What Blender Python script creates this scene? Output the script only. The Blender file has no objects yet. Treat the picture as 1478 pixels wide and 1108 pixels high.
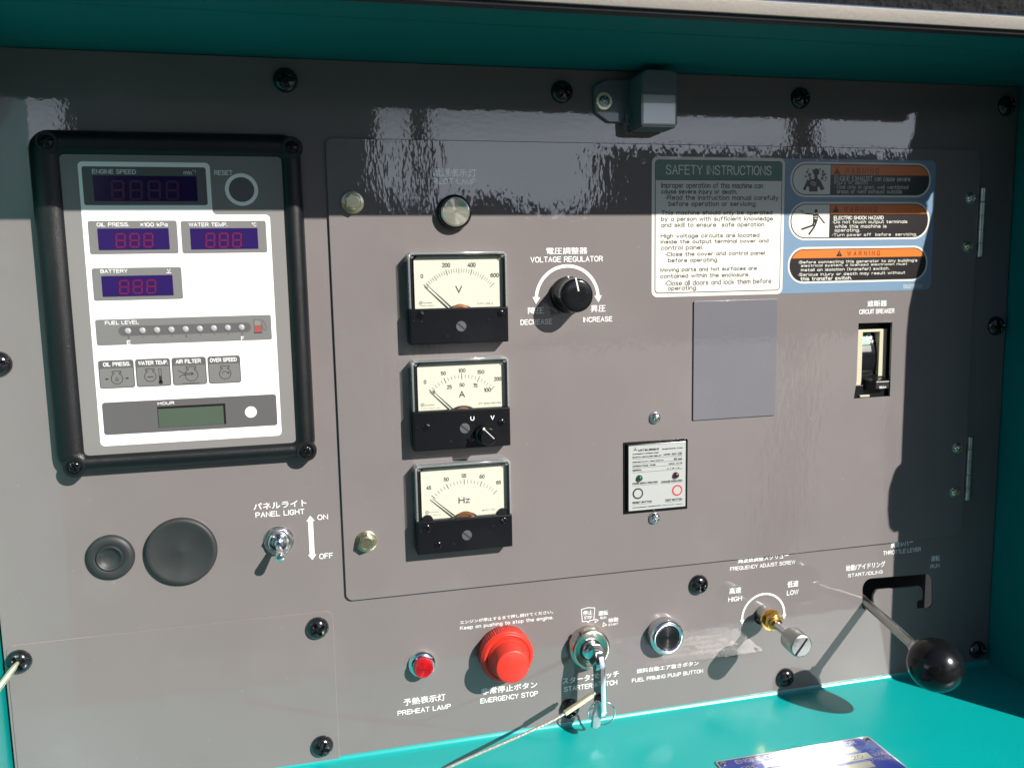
# Control panel of an engine-driven generator, seen through its open hatch in the sun.
# All shapes are given in millimetres in panel coordinates: x right, y up, z out of the panel towards the viewer.
import bpy, bmesh, math, random
from math import sin, cos, pi, radians, atan2, hypot, sqrt
from mathutils import Vector, Matrix
from mathutils.geometry import tessellate_polygon
random.seed(7)
U = 0.001
SC = bpy.context.scene
COL = SC.collection

# ------------------------------------------------------------------ camera
cam = bpy.data.cameras.new('camera'); co = bpy.data.objects.new('camera', cam); COL.objects.link(co)
SC.camera = co
RIGHT = Vector((0.97097, -0.23845, -0.01884)); DOWN = Vector((-0.04896, -0.12105, -0.99144)); FWD = Vector((0.23413, 0.96358, -0.12921))
FWD.normalize(); RIGHT = (RIGHT - FWD*RIGHT.dot(FWD)).normalized(); UP = RIGHT.cross(FWD).normalized()
m3 = Matrix((RIGHT, UP, -FWD)).transposed()
co.matrix_world = Matrix.Translation((0, -0.520, 0)) @ m3.to_4x4()
cam.sensor_width = 36; cam.lens = 29.91; cam.clip_start = 0.01; cam.clip_end = 500
cam.dof.use_dof = True; cam.dof.focus_distance = 0.545; cam.dof.aperture_fstop = 14

# ------------------------------------------------------------------ sky and sun
SUN = Vector((0.665, -1.0, 0.705)).normalized()
w = bpy.data.worlds.new('World'); SC.world = w; w.use_nodes = True
nt = w.node_tree; nt.nodes.clear()
def N(nt, t, **k):
    n = nt.nodes.new(t)
    for a, b in k.items():
        if a.startswith('i_'):
            key = a[2:]
            n.inputs[int(key) if key.isdigit() else key.replace('_', ' ')].default_value = b
        else: setattr(n, a, b)
    return n
out = N(nt, 'ShaderNodeOutputWorld'); bg = N(nt, 'ShaderNodeBackground')
sky = N(nt, 'ShaderNodeTexSky'); sky.sky_type = 'NISHITA'; sky.sun_disc = False
sky.sun_elevation = math.asin(SUN.z); sky.sun_rotation = atan2(SUN.x, SUN.y); sky.air_density = 0.7; sky.dust_density = 0.3
# a bank of bright broken cloud low over the horizon, thinning out higher up
tc = N(nt, 'ShaderNodeTexCoord'); mp = N(nt, 'ShaderNodeMapping'); mp.inputs['Scale'].default_value = (1.2, 1.2, 3.0)
cn = N(nt, 'ShaderNodeTexNoise'); cn.inputs['Scale'].default_value = 1.7; cn.inputs['Detail'].default_value = 6; cn.inputs['Roughness'].default_value = .5
cr = N(nt, 'ShaderNodeMapRange'); cr.inputs['From Min'].default_value = .36; cr.inputs['From Max'].default_value = .62
sx = N(nt, 'ShaderNodeSeparateXYZ'); er = N(nt, 'ShaderNodeMapRange'); er.inputs['From Min'].default_value = .15; er.inputs['From Max'].default_value = .22; er.inputs['To Min'].default_value = 1; er.inputs['To Max'].default_value = .02
mu = N(nt, 'ShaderNodeMath', operation='MULTIPLY'); cs = N(nt, 'ShaderNodeMapRange'); cs.inputs['To Min'].default_value = .65; cs.inputs['To Max'].default_value = 1
mx = N(nt, 'ShaderNodeMix', data_type='RGBA'); mx.inputs['B'].default_value = (30, 32.5, 37, 1)
nt.links.new(tc.outputs['Generated'], mp.inputs[0]); nt.links.new(mp.outputs[0], cn.inputs[0]); nt.links.new(cn.outputs[0], cr.inputs[0]); nt.links.new(tc.outputs['Generated'], sx.inputs[0]); nt.links.new(sx.outputs[2], er.inputs[0])
nt.links.new(cr.outputs[0], cs.inputs[0]); nt.links.new(cs.outputs[0], mu.inputs[0]); nt.links.new(er.outputs[0], mu.inputs[1]); nt.links.new(mu.outputs[0], mx.inputs['Factor']); nt.links.new(sky.outputs[0], mx.inputs['A']); nt.links.new(mx.outputs['Result'], bg.inputs[0])
nt.links.new(bg.outputs[0], out.inputs[0]); bg.inputs[1].default_value = 0.05
sl = bpy.data.lights.new('sun', 'SUN'); sl.energy = 5.0; sl.angle = radians(0.53); sl.color = (1.0, .955, .89)
so = bpy.data.objects.new('sun', sl); COL.objects.link(so); so.rotation_euler = (-SUN).to_track_quat('-Z', 'Y').to_euler()
SC.view_settings.view_transform = 'Standard'; SC.view_settings.look = 'None'; SC.view_settings.exposure = 0.75; SC.view_settings.gamma = 1
SC.cycles.max_bounces = 10; SC.cycles.transparent_max_bounces = 16; SC.cycles.sample_clamp_indirect = 0; SC.cycles.blur_glossy = 1.0

# ------------------------------------------------------------------ materials
def S2L(r, g, b):
    f = lambda c: (c/255/12.92) if c <= 10 else ((c/255+.055)/1.055)**2.4
    return (f(r), f(g), f(b), 1)
def mat(name, col, rough=.5, metal=0, coat=0, spec=.5, bump=None, var=0, crough=.03, sss=0, rvar=0, scratch=0, coatbump=True, basebump=True):
    """bump: list of (scale per metre, distance in metres, stretch xyz)"""
    m = bpy.data.materials.new(name); m.use_nodes = True; t = m.node_tree; p = t.nodes['Principled BSDF']
    p.inputs['Base Color'].default_value = (*col[:3], 1); p.inputs['Roughness'].default_value = rough; p.inputs['Metallic'].default_value = metal
    p.inputs['Coat Weight'].default_value = coat; p.inputs['Coat Roughness'].default_value = crough; p.inputs['Coat IOR'].default_value = 1.6; p.inputs['Specular IOR Level'].default_value = spec
    tcn = N(t, 'ShaderNodeTexCoord')
    last = None
    for sc, dist, st in (bump or []):
        mpn = N(t, 'ShaderNodeMapping'); mpn.inputs['Scale'].default_value = st
        nz = N(t, 'ShaderNodeTexNoise'); nz.inputs['Scale'].default_value = sc; nz.inputs['Detail'].default_value = 2
        b = N(t, 'ShaderNodeBump'); b.inputs['Distance'].default_value = dist; b.inputs['Strength'].default_value = 1
        t.links.new(tcn.outputs['Object'], mpn.inputs[0]); t.links.new(mpn.outputs[0], nz.inputs[0]); t.links.new(nz.outputs[0], b.inputs['Height'])
        if last: t.links.new(last.outputs[0], b.inputs['Normal'])
        last = b
    if last:
        if basebump: t.links.new(last.outputs[0], p.inputs['Normal'])
        if coatbump: t.links.new(last.outputs[0], p.inputs['Coat Normal'])
    if var:
        nz = N(t, 'ShaderNodeTexNoise'); nz.inputs['Scale'].default_value = 14; nz.inputs['Detail'].default_value = 6
        r = N(t, 'ShaderNodeMapRange'); r.inputs['To Min'].default_value = 1-var; r.inputs['To Max'].default_value = 1+var; r.inputs['From Min'].default_value = .3; r.inputs['From Max'].default_value = .7
        x = N(t, 'ShaderNodeMix', data_type='RGBA', blend_type='MULTIPLY'); x.inputs['Factor'].default_value = 1; x.inputs['A'].default_value = (*col[:3], 1)
        t.links.new(tcn.outputs['Object'], nz.inputs[0]); t.links.new(nz.outputs[0], r.inputs[0]); t.links.new(r.outputs[0], x.inputs['B'])
        res = x.outputs['Result']
        if scratch:   # fine dust specks and rub marks
            n2 = N(t, 'ShaderNodeTexNoise'); n2.inputs['Scale'].default_value = 420; n2.inputs['Detail'].default_value = 1
            n3 = N(t, 'ShaderNodeTexNoise'); n3.inputs['Scale'].default_value = 17; n3.inputs['Detail'].default_value = 4
            c2 = N(t, 'ShaderNodeMapRange'); c2.inputs['From Min'].default_value = .76; c2.inputs['From Max'].default_value = .82
            c3 = N(t, 'ShaderNodeMapRange'); c3.inputs['From Min'].default_value = .57; c3.inputs['From Max'].default_value = .85; c3.inputs['To Max'].default_value = .35
            ad = N(t, 'ShaderNodeMath', operation='ADD'); ad.use_clamp = True
            mu = N(t, 'ShaderNodeMath', operation='MULTIPLY'); mu.inputs[1].default_value = scratch
            y = N(t, 'ShaderNodeMix', data_type='RGBA'); y.inputs['B'].default_value = (.48, .46, .45, 1)
            for q in (n2, n3): t.links.new(tcn.outputs['Object'], q.inputs[0])
            t.links.new(n2.outputs[0], c2.inputs[0]); t.links.new(n3.outputs[0], c3.inputs[0]); t.links.new(c2.outputs[0], ad.inputs[0]); t.links.new(c3.outputs[0], ad.inputs[1])
            t.links.new(ad.outputs[0], mu.inputs[0]); t.links.new(mu.outputs[0], y.inputs['Factor']); t.links.new(res, y.inputs['A']); res = y.outputs['Result']
        t.links.new(res, p.inputs['Base Color'])
    if rvar:
        nz = N(t, 'ShaderNodeTexNoise'); nz.inputs['Scale'].default_value = 60; nz.inputs['Detail'].default_value = 5
        r = N(t, 'ShaderNodeMapRange'); r.inputs['To Min'].default_value = max(0, rough-rvar); r.inputs['To Max'].default_value = rough+rvar; r.inputs['From Min'].default_value = .3; r.inputs['From Max'].default_value = .7
        t.links.new(tcn.outputs['Object'], nz.inputs[0]); t.links.new(nz.outputs[0], r.inputs[0]); t.links.new(r.outputs[0], p.inputs['Roughness'])
    return m
def glassy(name, tint=(1, 1, 1), gl=1.0, rough=.02, base=.0, haze=0):
    m = bpy.data.materials.new(name); m.use_nodes = True; t = m.node_tree; t.nodes.clear()
    o = N(t, 'ShaderNodeOutputMaterial'); tr = N(t, 'ShaderNodeBsdfTransparent'); tr.inputs[0].default_value = (*tint, 1)
    g = N(t, 'ShaderNodeBsdfGlossy'); g.inputs['Roughness'].default_value = rough; fr = N(t, 'ShaderNodeFresnel'); fr.inputs[0].default_value = 1.5
    mu = N(t, 'ShaderNodeMath', operation='MULTIPLY_ADD'); mu.inputs[1].default_value = gl; mu.inputs[2].default_value = base; mu.use_clamp = True
    s = N(t, 'ShaderNodeMixShader'); ge = N(t, 'ShaderNodeNewGeometry'); bf = N(t, 'ShaderNodeMath', operation='SUBTRACT'); bf.inputs[0].default_value = 1; m2 = N(t, 'ShaderNodeMath', operation='MULTIPLY')
    t.links.new(ge.outputs['Backfacing'], bf.inputs[1]); t.links.new(bf.outputs[0], m2.inputs[0]); t.links.new(mu.outputs[0], m2.inputs[1])   # each pane reflects once, on its outer side
    t.links.new(fr.outputs[0], mu.inputs[0]); t.links.new(m2.outputs[0], s.inputs[0]); t.links.new(tr.outputs[0], s.inputs[1]); t.links.new(g.outputs[0], s.inputs[2]); t.links.new(s.outputs[0], o.inputs[0])
    if haze:   # whitish diffuse mixed in to brighten the clear edges
        df = N(t, 'ShaderNodeBsdfDiffuse'); df.inputs[0].default_value = (.6, .63, .63, 1); h = N(t, 'ShaderNodeMixShader'); h.inputs[0].default_value = haze
        t.links.new(s.outputs[0], h.inputs[1]); t.links.new(df.outputs[0], h.inputs[2]); t.links.new(h.outputs[0], o.inputs[0])
    return m
PEEL = [(330, .000022, (1, 1, 1)), (60, .00003, (1, 1, 1))]
M = {}
M['panel'] = mat('grey_paint', basebump=False, col=(0.162, 0.145, 0.1435), rough=.5, coat=1, spec=.1, bump=PEEL, var=.04, scratch=.17)
M['door'] = mat('grey_door_paint', basebump=False, col=(0.162, 0.145, 0.1435), rough=.5, coat=1, spec=.1, bump=[(300, .00007, (1, .35, 1)), (40, .00004, (1, 1, 1))], var=.04, scratch=.17)
M['blank'] = mat('blank_plate_paint', basebump=False, col=(0.1205, 0.119, 0.1372), rough=.35, coat=1, bump=PEEL, var=.03, scratch=.15)
M['edge'] = mat('worn_edge', (0.5, 0.48, 0.47), .4, coat=.5)
M['tealr'] = mat('teal_paint_shaded', (0.0, 0.160, 0.158), .65, spec=.12, bump=[(300, .00002, (1, 1, 1))], var=.05)  # the housing's teal, darkened for the shade under the roof and at right
M['teal'] = mat('teal_paint', (0.0, 0.292, 0.282), .35, coat=1, spec=.3, bump=[(300, .00002, (1, 1, 1)), (1500, .000006, (1, 1, 1))], var=.03, crough=.25, scratch=.06)
M['white'] = mat('white_print', (0.82, 0.82, 0.81), .5, coat=1, bump=PEEL, basebump=False)
M['whited'] = mat('white_print_on_door', (0.82, 0.82, 0.81), .5, coat=1, bump=[(300, .00007, (1, .35, 1)), (40, .00004, (1, 1, 1))], basebump=False)
M['black'] = mat('black_print', (0.015, 0.015, 0.015), .55)
M['redp'] = mat('red_print', (0.4745, 0.0219, 0.0219), .5)
M['plas'] = mat('black_textured_plastic', (0.0051, 0.0058, 0.0066), .36, spec=.4, bump=[(1900, .00016, (1, 1, 1))], var=.1, scratch=.05)
M['gloss'] = mat('glossy_black_plastic', (0.0051, 0.0058, 0.0066), .2, spec=.36, rvar=.05, var=.1, scratch=.03)
M['satin'] = mat('satin_black_plastic', (0.0051, 0.0058, 0.0073), .22, spec=.28, var=.15, scratch=.045)
M['bolt'] = mat('black_oxide', (0.0073, 0.0073, 0.0088), .2, metal=0, coat=.6, rvar=.08)
M['rubber'] = mat('grey_rubber', (0.0219, 0.0248, 0.0256), .5, spec=.4, rvar=.08, var=.12, scratch=.09)
M['seal'] = mat('black_seal', (0.0088, 0.0102, 0.0131), .7)
M['chrome'] = mat('chrome', (.86, .88, .90), .10, metal=1, rvar=.04)
M['zinc'] = mat('zinc_plate', (.62, .63, .64), .30, metal=1, rvar=.12, var=.1)
M['nickel'] = mat('nickel', (.62, .58, .50), .22, metal=1, rvar=.08, var=.15, bump=[(200, .00003, (1, 1, 1))])
M['yzinc'] = mat('yellow_zinc', (.66, .62, .42), .30, metal=1, rvar=.1, var=.35)
M['brass'] = mat('brass_passivate', (.80, .50, .16), .2, metal=1, rvar=.08, var=.3)
M['steel'] = mat('brushed_steel', (.52, .53, .50), .38, metal=1, rvar=.1, var=.12, bump=[(500, .00003, (1, 1, .1))])
M['alu'] = mat('aluminium_strip', (0.1971, 0.1825, 0.1606), .6, metal=.2, var=.06, bump=[(500, .0001, (1, 1, 1))])
M['red'] = mat('red_plastic', (0.584, 0.0292, 0.0161), .42, spec=.5, bump=[(800, .00002, (1, 1, 1))], var=.07, scratch=.10)
M['lensred'] = mat('red_lens', (0.365, 0.0044, 0.0088), .10, coat=1)
M['face'] = mat('membrane_grey', (0.1715, 0.1643, 0.1606), .5, var=.02)
M['facew'] = mat('membrane_white', (0.76, 0.755, 0.74), .5, var=.03, scratch=.05)
M['faced'] = mat('membrane_dark', (0.0839, 0.0803, 0.0818), .45)
M['facek'] = mat('membrane_mid', (0.1387, 0.1351, 0.1329), .5)
M['disp'] = mat('display_window', (0.0204, 0.0102, 0.0766), .12, spec=.5)
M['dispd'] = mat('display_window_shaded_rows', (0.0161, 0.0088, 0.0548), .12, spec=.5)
M['seg'] = mat('display_segments', (0.12, 0.007, 0.035), .3)
M['lcd'] = mat('lcd_glass', (0.0621, 0.0839, 0.0621), .2, spec=.5, var=.03)
M['dot'] = mat('led_window', (0.3066, 0.3066, 0.3139), .3)
M['dial'] = mat('cream_dial', (0.53, 0.52, 0.43), .6)
M['ink'] = mat('dial_ink', (0.0328, 0.0307, 0.0277), .6)
M['clear'] = glassy('clear_cover', (.975, .985, .98), 1.1)
M['clearedge'] = glassy('clear_cover_edge', (.90, .92, .92), 1.6, .12, .2, .22)
M['green'] = mat('green_print', (0.0058, 0.1132, 0.0548), .3, coat=.6, bump=PEEL)
M['blue'] = mat('blue_label', (0.1387, 0.2263, 0.3285), .35, coat=.8, bump=PEEL)
M['card'] = mat('white_label', (0.62, 0.61, 0.55), .4, coat=.6, bump=PEEL)
M['orange'] = mat('orange_print', (0.6278, 0.146, 0.0131), .35, coat=.6)
M['bk2'] = mat('label_black', (0.0117, 0.0095, 0.0095), .3, coat=.6)
M['cream'] = mat('cream_plastic', (0.4526, 0.4234, 0.3066), .5)
M['greenf'] = mat('green_flag', (0, 0.26, 0.11), .4)
M['relay'] = mat('relay_face', (0.35, 0.37, 0.36), .4)
M['npblue'] = mat('nameplate_blue', (0.0146, 0.0328, 0.219), .3, rvar=.08, coat=.45, crough=.14)
M['npsil'] = mat('nameplate_silver', (0.365, 0.3504, 0.3212), .4, metal=.35, coat=.4, crough=.14, rvar=.1, var=.08)
M['wire'] = mat('steel_wire', (0.5256, 0.511, 0.4526), .35, metal=.7, bump=[(700, .0004, (1, 1, 1))])
M['sleeve'] = mat('crimp_sleeve', (.70, .66, .46), .35, metal=.8, rvar=.1)
M['ribbed'] = mat('ribbed_black_cap', (.016, .017, .018), .24, spec=.6)
M['dark'] = mat('dark_inside', (0.0073, 0.008, 0.0095), .8)
M['lens'] = mat('sky_sheen_window', (0.4015, 0.438, 0.4526), .22, coat=1)  # pale colour stands for the sky mirrored in the lamp's clear window
M['lampbox'] = mat('lamp_housing', (0.13, 0.16, 0.18), .3, coat=.5)
M['foam'] = mat('hatch_foam', (0.004, 0.0042, 0.006), .9, bump=[(200, .0015, (1, 1, 1))])
M['copper'] = mat('movement_bronze', (.35, .16, .07), .3, metal=.8, var=.5)

# ------------------------------------------------------------------ builders
ORG = {}
def w3(p): return Vector((p[0]*U, -p[2]*U, p[1]*U))
ROT = (pi/2, 0, 0)
def origin(o):
    while o.parent: o = o.parent
    return ORG.get(o.name, (0, 0, 0))
def props(o, label=None, cat=None, group=None, kind=None):
    if label: o['label'] = label
    if cat: o['category'] = cat
    if group: o['group'] = group
    if kind: o['kind'] = kind
    return o
def thing(name, label, cat, x, y, z=0, group=None):
    o = bpy.data.objects.new(name, None); COL.objects.link(o); o.empty_display_size = .005
    o.location = w3((x, y, z)); o.rotation_euler = ROT; ORG[o.name] = (x, y, z)
    return props(o, label, cat, group)
def mesh(name, vs, fs, m, parent=None, smooth=True, org=None, ang=35, xf=None, caps=None):
    if xf: vs = [xf(v) for v in vs]
    if parent is not None: ox = origin(parent)
    else:
        if org is None:
            org = [sum(v[i] for v in vs)/len(vs) for i in range(3)]
        ox = org
    me = bpy.data.meshes.new(name)
    me.from_pydata([((v[0]-ox[0])*U, (v[1]-ox[1])*U, (v[2]-ox[2])*U) for v in vs], [], fs)
    me.validate(); me.materials.append(m)
    if smooth:
        nf = len(me.polygons); ns = nf if caps is None else caps   # flat end faces keep true flat normals
        me.polygons.foreach_set('use_smooth', [i < ns for i in range(nf)]); me.set_sharp_from_angle(angle=radians(ang))
        if caps is not None:
            for p in me.polygons: p.use_smooth = p.use_smooth and p.index < ns
    me.update()
    o = bpy.data.objects.new(name, me); COL.objects.link(o)
    if parent is not None: o.parent = parent
    else:
        o.location = w3(ox); o.rotation_euler = ROT; ORG[o.name] = tuple(ox)
    return o
def rect(x0, y0, x1, y1, r=0, n=6):
    if x0 > x1: x0, x1 = x1, x0
    if y0 > y1: y0, y1 = y1, y0
    if r <= 0: return [(x0, y0), (x1, y0), (x1, y1), (x0, y1)]
    P = []
    for cx, cy, a in ((x1-r, y0+r, -90), (x1-r, y1-r, 0), (x0+r, y1-r, 90), (x0+r, y0+r, 180)):
        for i in range(n+1):
            t = radians(a+90*i/n); P.append((cx+r*cos(t), cy+r*sin(t)))
    return P
def rectc(cx, cy, w_, h_, r=0): return rect(cx-w_/2, cy-h_/2, cx+w_/2, cy+h_/2, r)
def circ(cx, cy, r, n=48, a0=0): return [(cx+r*cos(a0+2*pi*i/n), cy+r*sin(a0+2*pi*i/n)) for i in range(n)]
def rpoly(pts, rad, n=5):
    """polygon with rounded corners; rad one number or one per corner"""
    out = []; L = len(pts)
    area = sum(pts[i][0]*pts[(i+1) % L][1]-pts[(i+1) % L][0]*pts[i][1] for i in range(L))
    if area < 0:
        pts = pts[::-1]
        if not isinstance(rad, (int, float)): rad = rad[::-1]
    for i, p in enumerate(pts):
        r = rad if isinstance(rad, (int, float)) else rad[i]
        if r <= 0: out.append(tuple(p)); continue
        p = Vector(p); a = Vector(pts[i-1])-p; b = Vector(pts[(i+1) % L])-p
        la, lb = a.length, b.length; a.normalize(); b.normalize()
        ang = a.angle(b); d = min(r/math.tan(ang/2), la*.49, lb*.49); rr = d*math.tan(ang/2)
        c = p+(a+b).normalized()*(rr/sin(ang/2)); s = p+a*d-c; e = p+b*d-c
        t0 = atan2(s.y, s.x); t1 = atan2(e.y, e.x); dt = (t1-t0+pi) % (2*pi)-pi
        for k in range(n+1): t = t0+dt*k/n; out.append((c.x+rr*cos(t), c.y+rr*sin(t)))
    return out
def ccw(p, want=True):
    a = sum(p[i][0]*p[(i+1) % len(p)][1]-p[(i+1) % len(p)][0]*p[i][1] for i in range(len(p)))
    return list(p) if (a > 0) == want else list(p)[::-1]
def inset(p, d):
    L = len(p); out = []
    for i in range(L):
        a = Vector(p[i])-Vector(p[i-1]); b = Vector(p[(i+1) % L])-Vector(p[i])
        if a.length < 1e-9: a = b
        if b.length < 1e-9: b = a
        na = Vector((-a.y, a.x)).normalized(); nb = Vector((-b.y, b.x)).normalized()
        n = na+nb; 
        if n.length < 1e-6: n = na
        n.normalize(); k = d/max(.4, n.dot(na)); out.append((p[i][0]+n.x*k, p[i][1]+n.y*k))
    return out
def sheet(name, pts, z, m, parent=None, holes=(), **k):
    loops = [ccw(pts)]+[ccw(h, False) for h in holes]
    vs = [(x, y, z) for l in loops for x, y in l]
    fs = orient(vs, tessellate_polygon([[Vector((x, y, 0)) for x, y in l] for l in loops]))
    return mesh(name, vs, fs, m, parent, smooth=False, **k)
def orient(vs, tris):
    fs = []
    for t in tris:
        a, b, c = (vs[i] for i in t)
        ar = (b[0]-a[0])*(c[1]-a[1])-(c[0]-a[0])*(b[1]-a[1])
        if abs(ar) < 1e-9: continue
        fs.append(tuple(t) if ar > 0 else tuple(t)[::-1])
    return fs
def slab(name, pts, z0, z1, m, parent=None, b=.3, holes=(), seg=3, back=False, **k):
    loops = [ccw(pts)]+[ccw(h, False) for h in holes]
    vs = []; fs = []; tops = []
    for l in loops:
        rings = [(l, z0)]
        if b > 0:
            for i in range(seg+1):
                t = pi/2*i/seg; rings.append((inset(l, b*(1-cos(t))), z1-b+b*sin(t)))
        else: rings.append((l, z1))
        base = len(vs); n = len(l)
        for q, z in rings: vs += [(x, y, z) for x, y in q]
        for r in range(len(rings)-1):
            for i in range(n):
                j = (i+1) % n; a = base+r*n
                fs.append((a+i, a+j, a+n+j, a+n+i))
        tops.append((base+(len(rings)-1)*n, rings[-1][0]))
    nside = len(fs)
    idx = [b0+i for b0, q in tops for i in range(len(q))]
    tri = tessellate_polygon([[Vector((x, y, 0)) for x, y in q] for _, q in tops])
    fs += orient(vs, [tuple(idx[i] for i in t) for t in tri])
    if back:
        bi = []; o_ = 0
        idb = []
        acc = 0
        for (b0, q), l in zip(tops, loops):
            rs = (2+seg) if b > 0 else 2
            idb += [b0-(rs-1)*len(q)+i for i in range(len(q))]
        tri = tessellate_polygon([[Vector((x, y, 0)) for x, y in l] for l in loops])
        fs += [f[::-1] for f in orient(vs, [tuple(idb[i] for i in t) for t in tri])]
    return mesh(name, vs, fs, m, parent, caps=nside, **k)
def lathe(name, prof, m, parent=None, x=0, y=0, n=48, axis=None, cap=True, ang=35, wob=None, **k):
    """profile of (radius, z); axis: matrix to tilt"""
    vs = []; fs = []
    for r, z in prof:
        for i in range(n):
            t = 2*pi*i/n; rr = r*(1 if wob is None else wob(t, r, z)); vs.append((rr*cos(t), rr*sin(t), z))
    for j in range(len(prof)-1):
        for i in range(n):
            i2 = (i+1) % n; fs.append((j*n+i, j*n+i2, (j+1)*n+i2, (j+1)*n+i))
    if cap:
        if prof[-1][0] > 1e-4: fs.append(tuple((len(prof)-1)*n+i for i in range(n)))
        if prof[0][0] > 1e-4: fs.append(tuple(i for i in range(n))[::-1])
    if axis is not None: vs = [tuple(axis @ Vector(v)) for v in vs]
    vs = [(v[0]+x, v[1]+y, v[2]) for v in vs]
    return mesh(name, vs, fs, m, parent, ang=ang, **k)
def tube(name, pts, r, m, parent=None, n=12, closed=False, twist=False, **k):
    pts = [Vector(p) for p in pts]; L = len(pts); vs = []; fs = []
    prev = Vector((.3, .5, .8)).normalized()
    for i, p in enumerate(pts):
        if closed: d = pts[(i+1) % L]-pts[i-1]
        else: d = pts[min(i+1, L-1)]-pts[max(i-1, 0)]
        d.normalize(); a = prev-d*prev.dot(d); a.normalize(); prev = a; b = d.cross(a)
        rr = r[i] if isinstance(r, (list, tuple)) else r
        for j in range(n):
            t = 2*pi*j/n; vs.append(tuple(p+(a*cos(t)+b*sin(t))*rr))
    for i in range(L if closed else L-1):
        for j in range(n):
            q = ((i+1) % L)*n; j2 = (j+1) % n; fs.append((i*n+j, i*n+j2, q+j2, q+j))
    if not closed: fs.append(tuple(range(n))[::-1]); fs.append(tuple((L-1)*n+j for j in range(n)))
    return mesh(name, vs, fs, m, parent, ang=50, **k)
def stroke(pts, wd, closed=False):
    """flat band along a polyline: (verts2d, faces)"""
    L = len(pts); vs = []; fs = []
    for i in range(L):
        p = Vector(pts[i])
        a = Vector(pts[i-1]) if (i or closed) else None; b = Vector(pts[(i+1) % L]) if (i < L-1 or closed) else None
        d1 = (p-a).normalized() if a is not None else None; d2 = (b-p).normalized() if b is not None else None
        n1 = Vector((-d1.y, d1.x)) if d1 else None; n2 = Vector((-d2.y, d2.x)) if d2 else None
        if n1 is None: n = n2; kf = 1
        elif n2 is None: n = n1; kf = 1
        else:
            n = (n1+n2)
            n = n.normalized() if n.length > 1e-6 else n1
            kf = 1/max(.5, n.dot(n1))
        vs += [tuple(p+n*wd/2*kf), tuple(p-n*wd/2*kf)]
    for i in range(L if closed else L-1):
        j = (i+1) % L; fs.append((2*i+1, 2*j+1, 2*j, 2*i))
    return vs, fs
def flat(name, pieces, z, m, parent=None, **k):
    """pieces: list of ('poly', pts) or ('line', pts, width[, closed]); all in one printed mark"""
    vs = []; fs = []
    for p in pieces:
        b = len(vs)
        if p[0] == 'poly':
            q = ccw(p[1]); vs += [(x, y, z) for x, y in q]
            fs += orient(vs, [tuple(b+i for i in t) for t in tessellate_polygon([[Vector((x, y, 0)) for x, y in q]])])
        else:
            v, f = stroke(p[1], p[2], len(p) > 3 and p[3]); vs += [(x, y, z) for x, y in v]; fs += [tuple(b+i for i in t) for t in f]
    return mesh(name, vs, fs, m, parent, smooth=False, **k)
def arc(cx, cy, r, a0, a1, n=40): return [(cx+r*cos(radians(a0+(a1-a0)*i/n)), cy+r*sin(radians(a0+(a1-a0)*i/n))) for i in range(n+1)]
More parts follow.
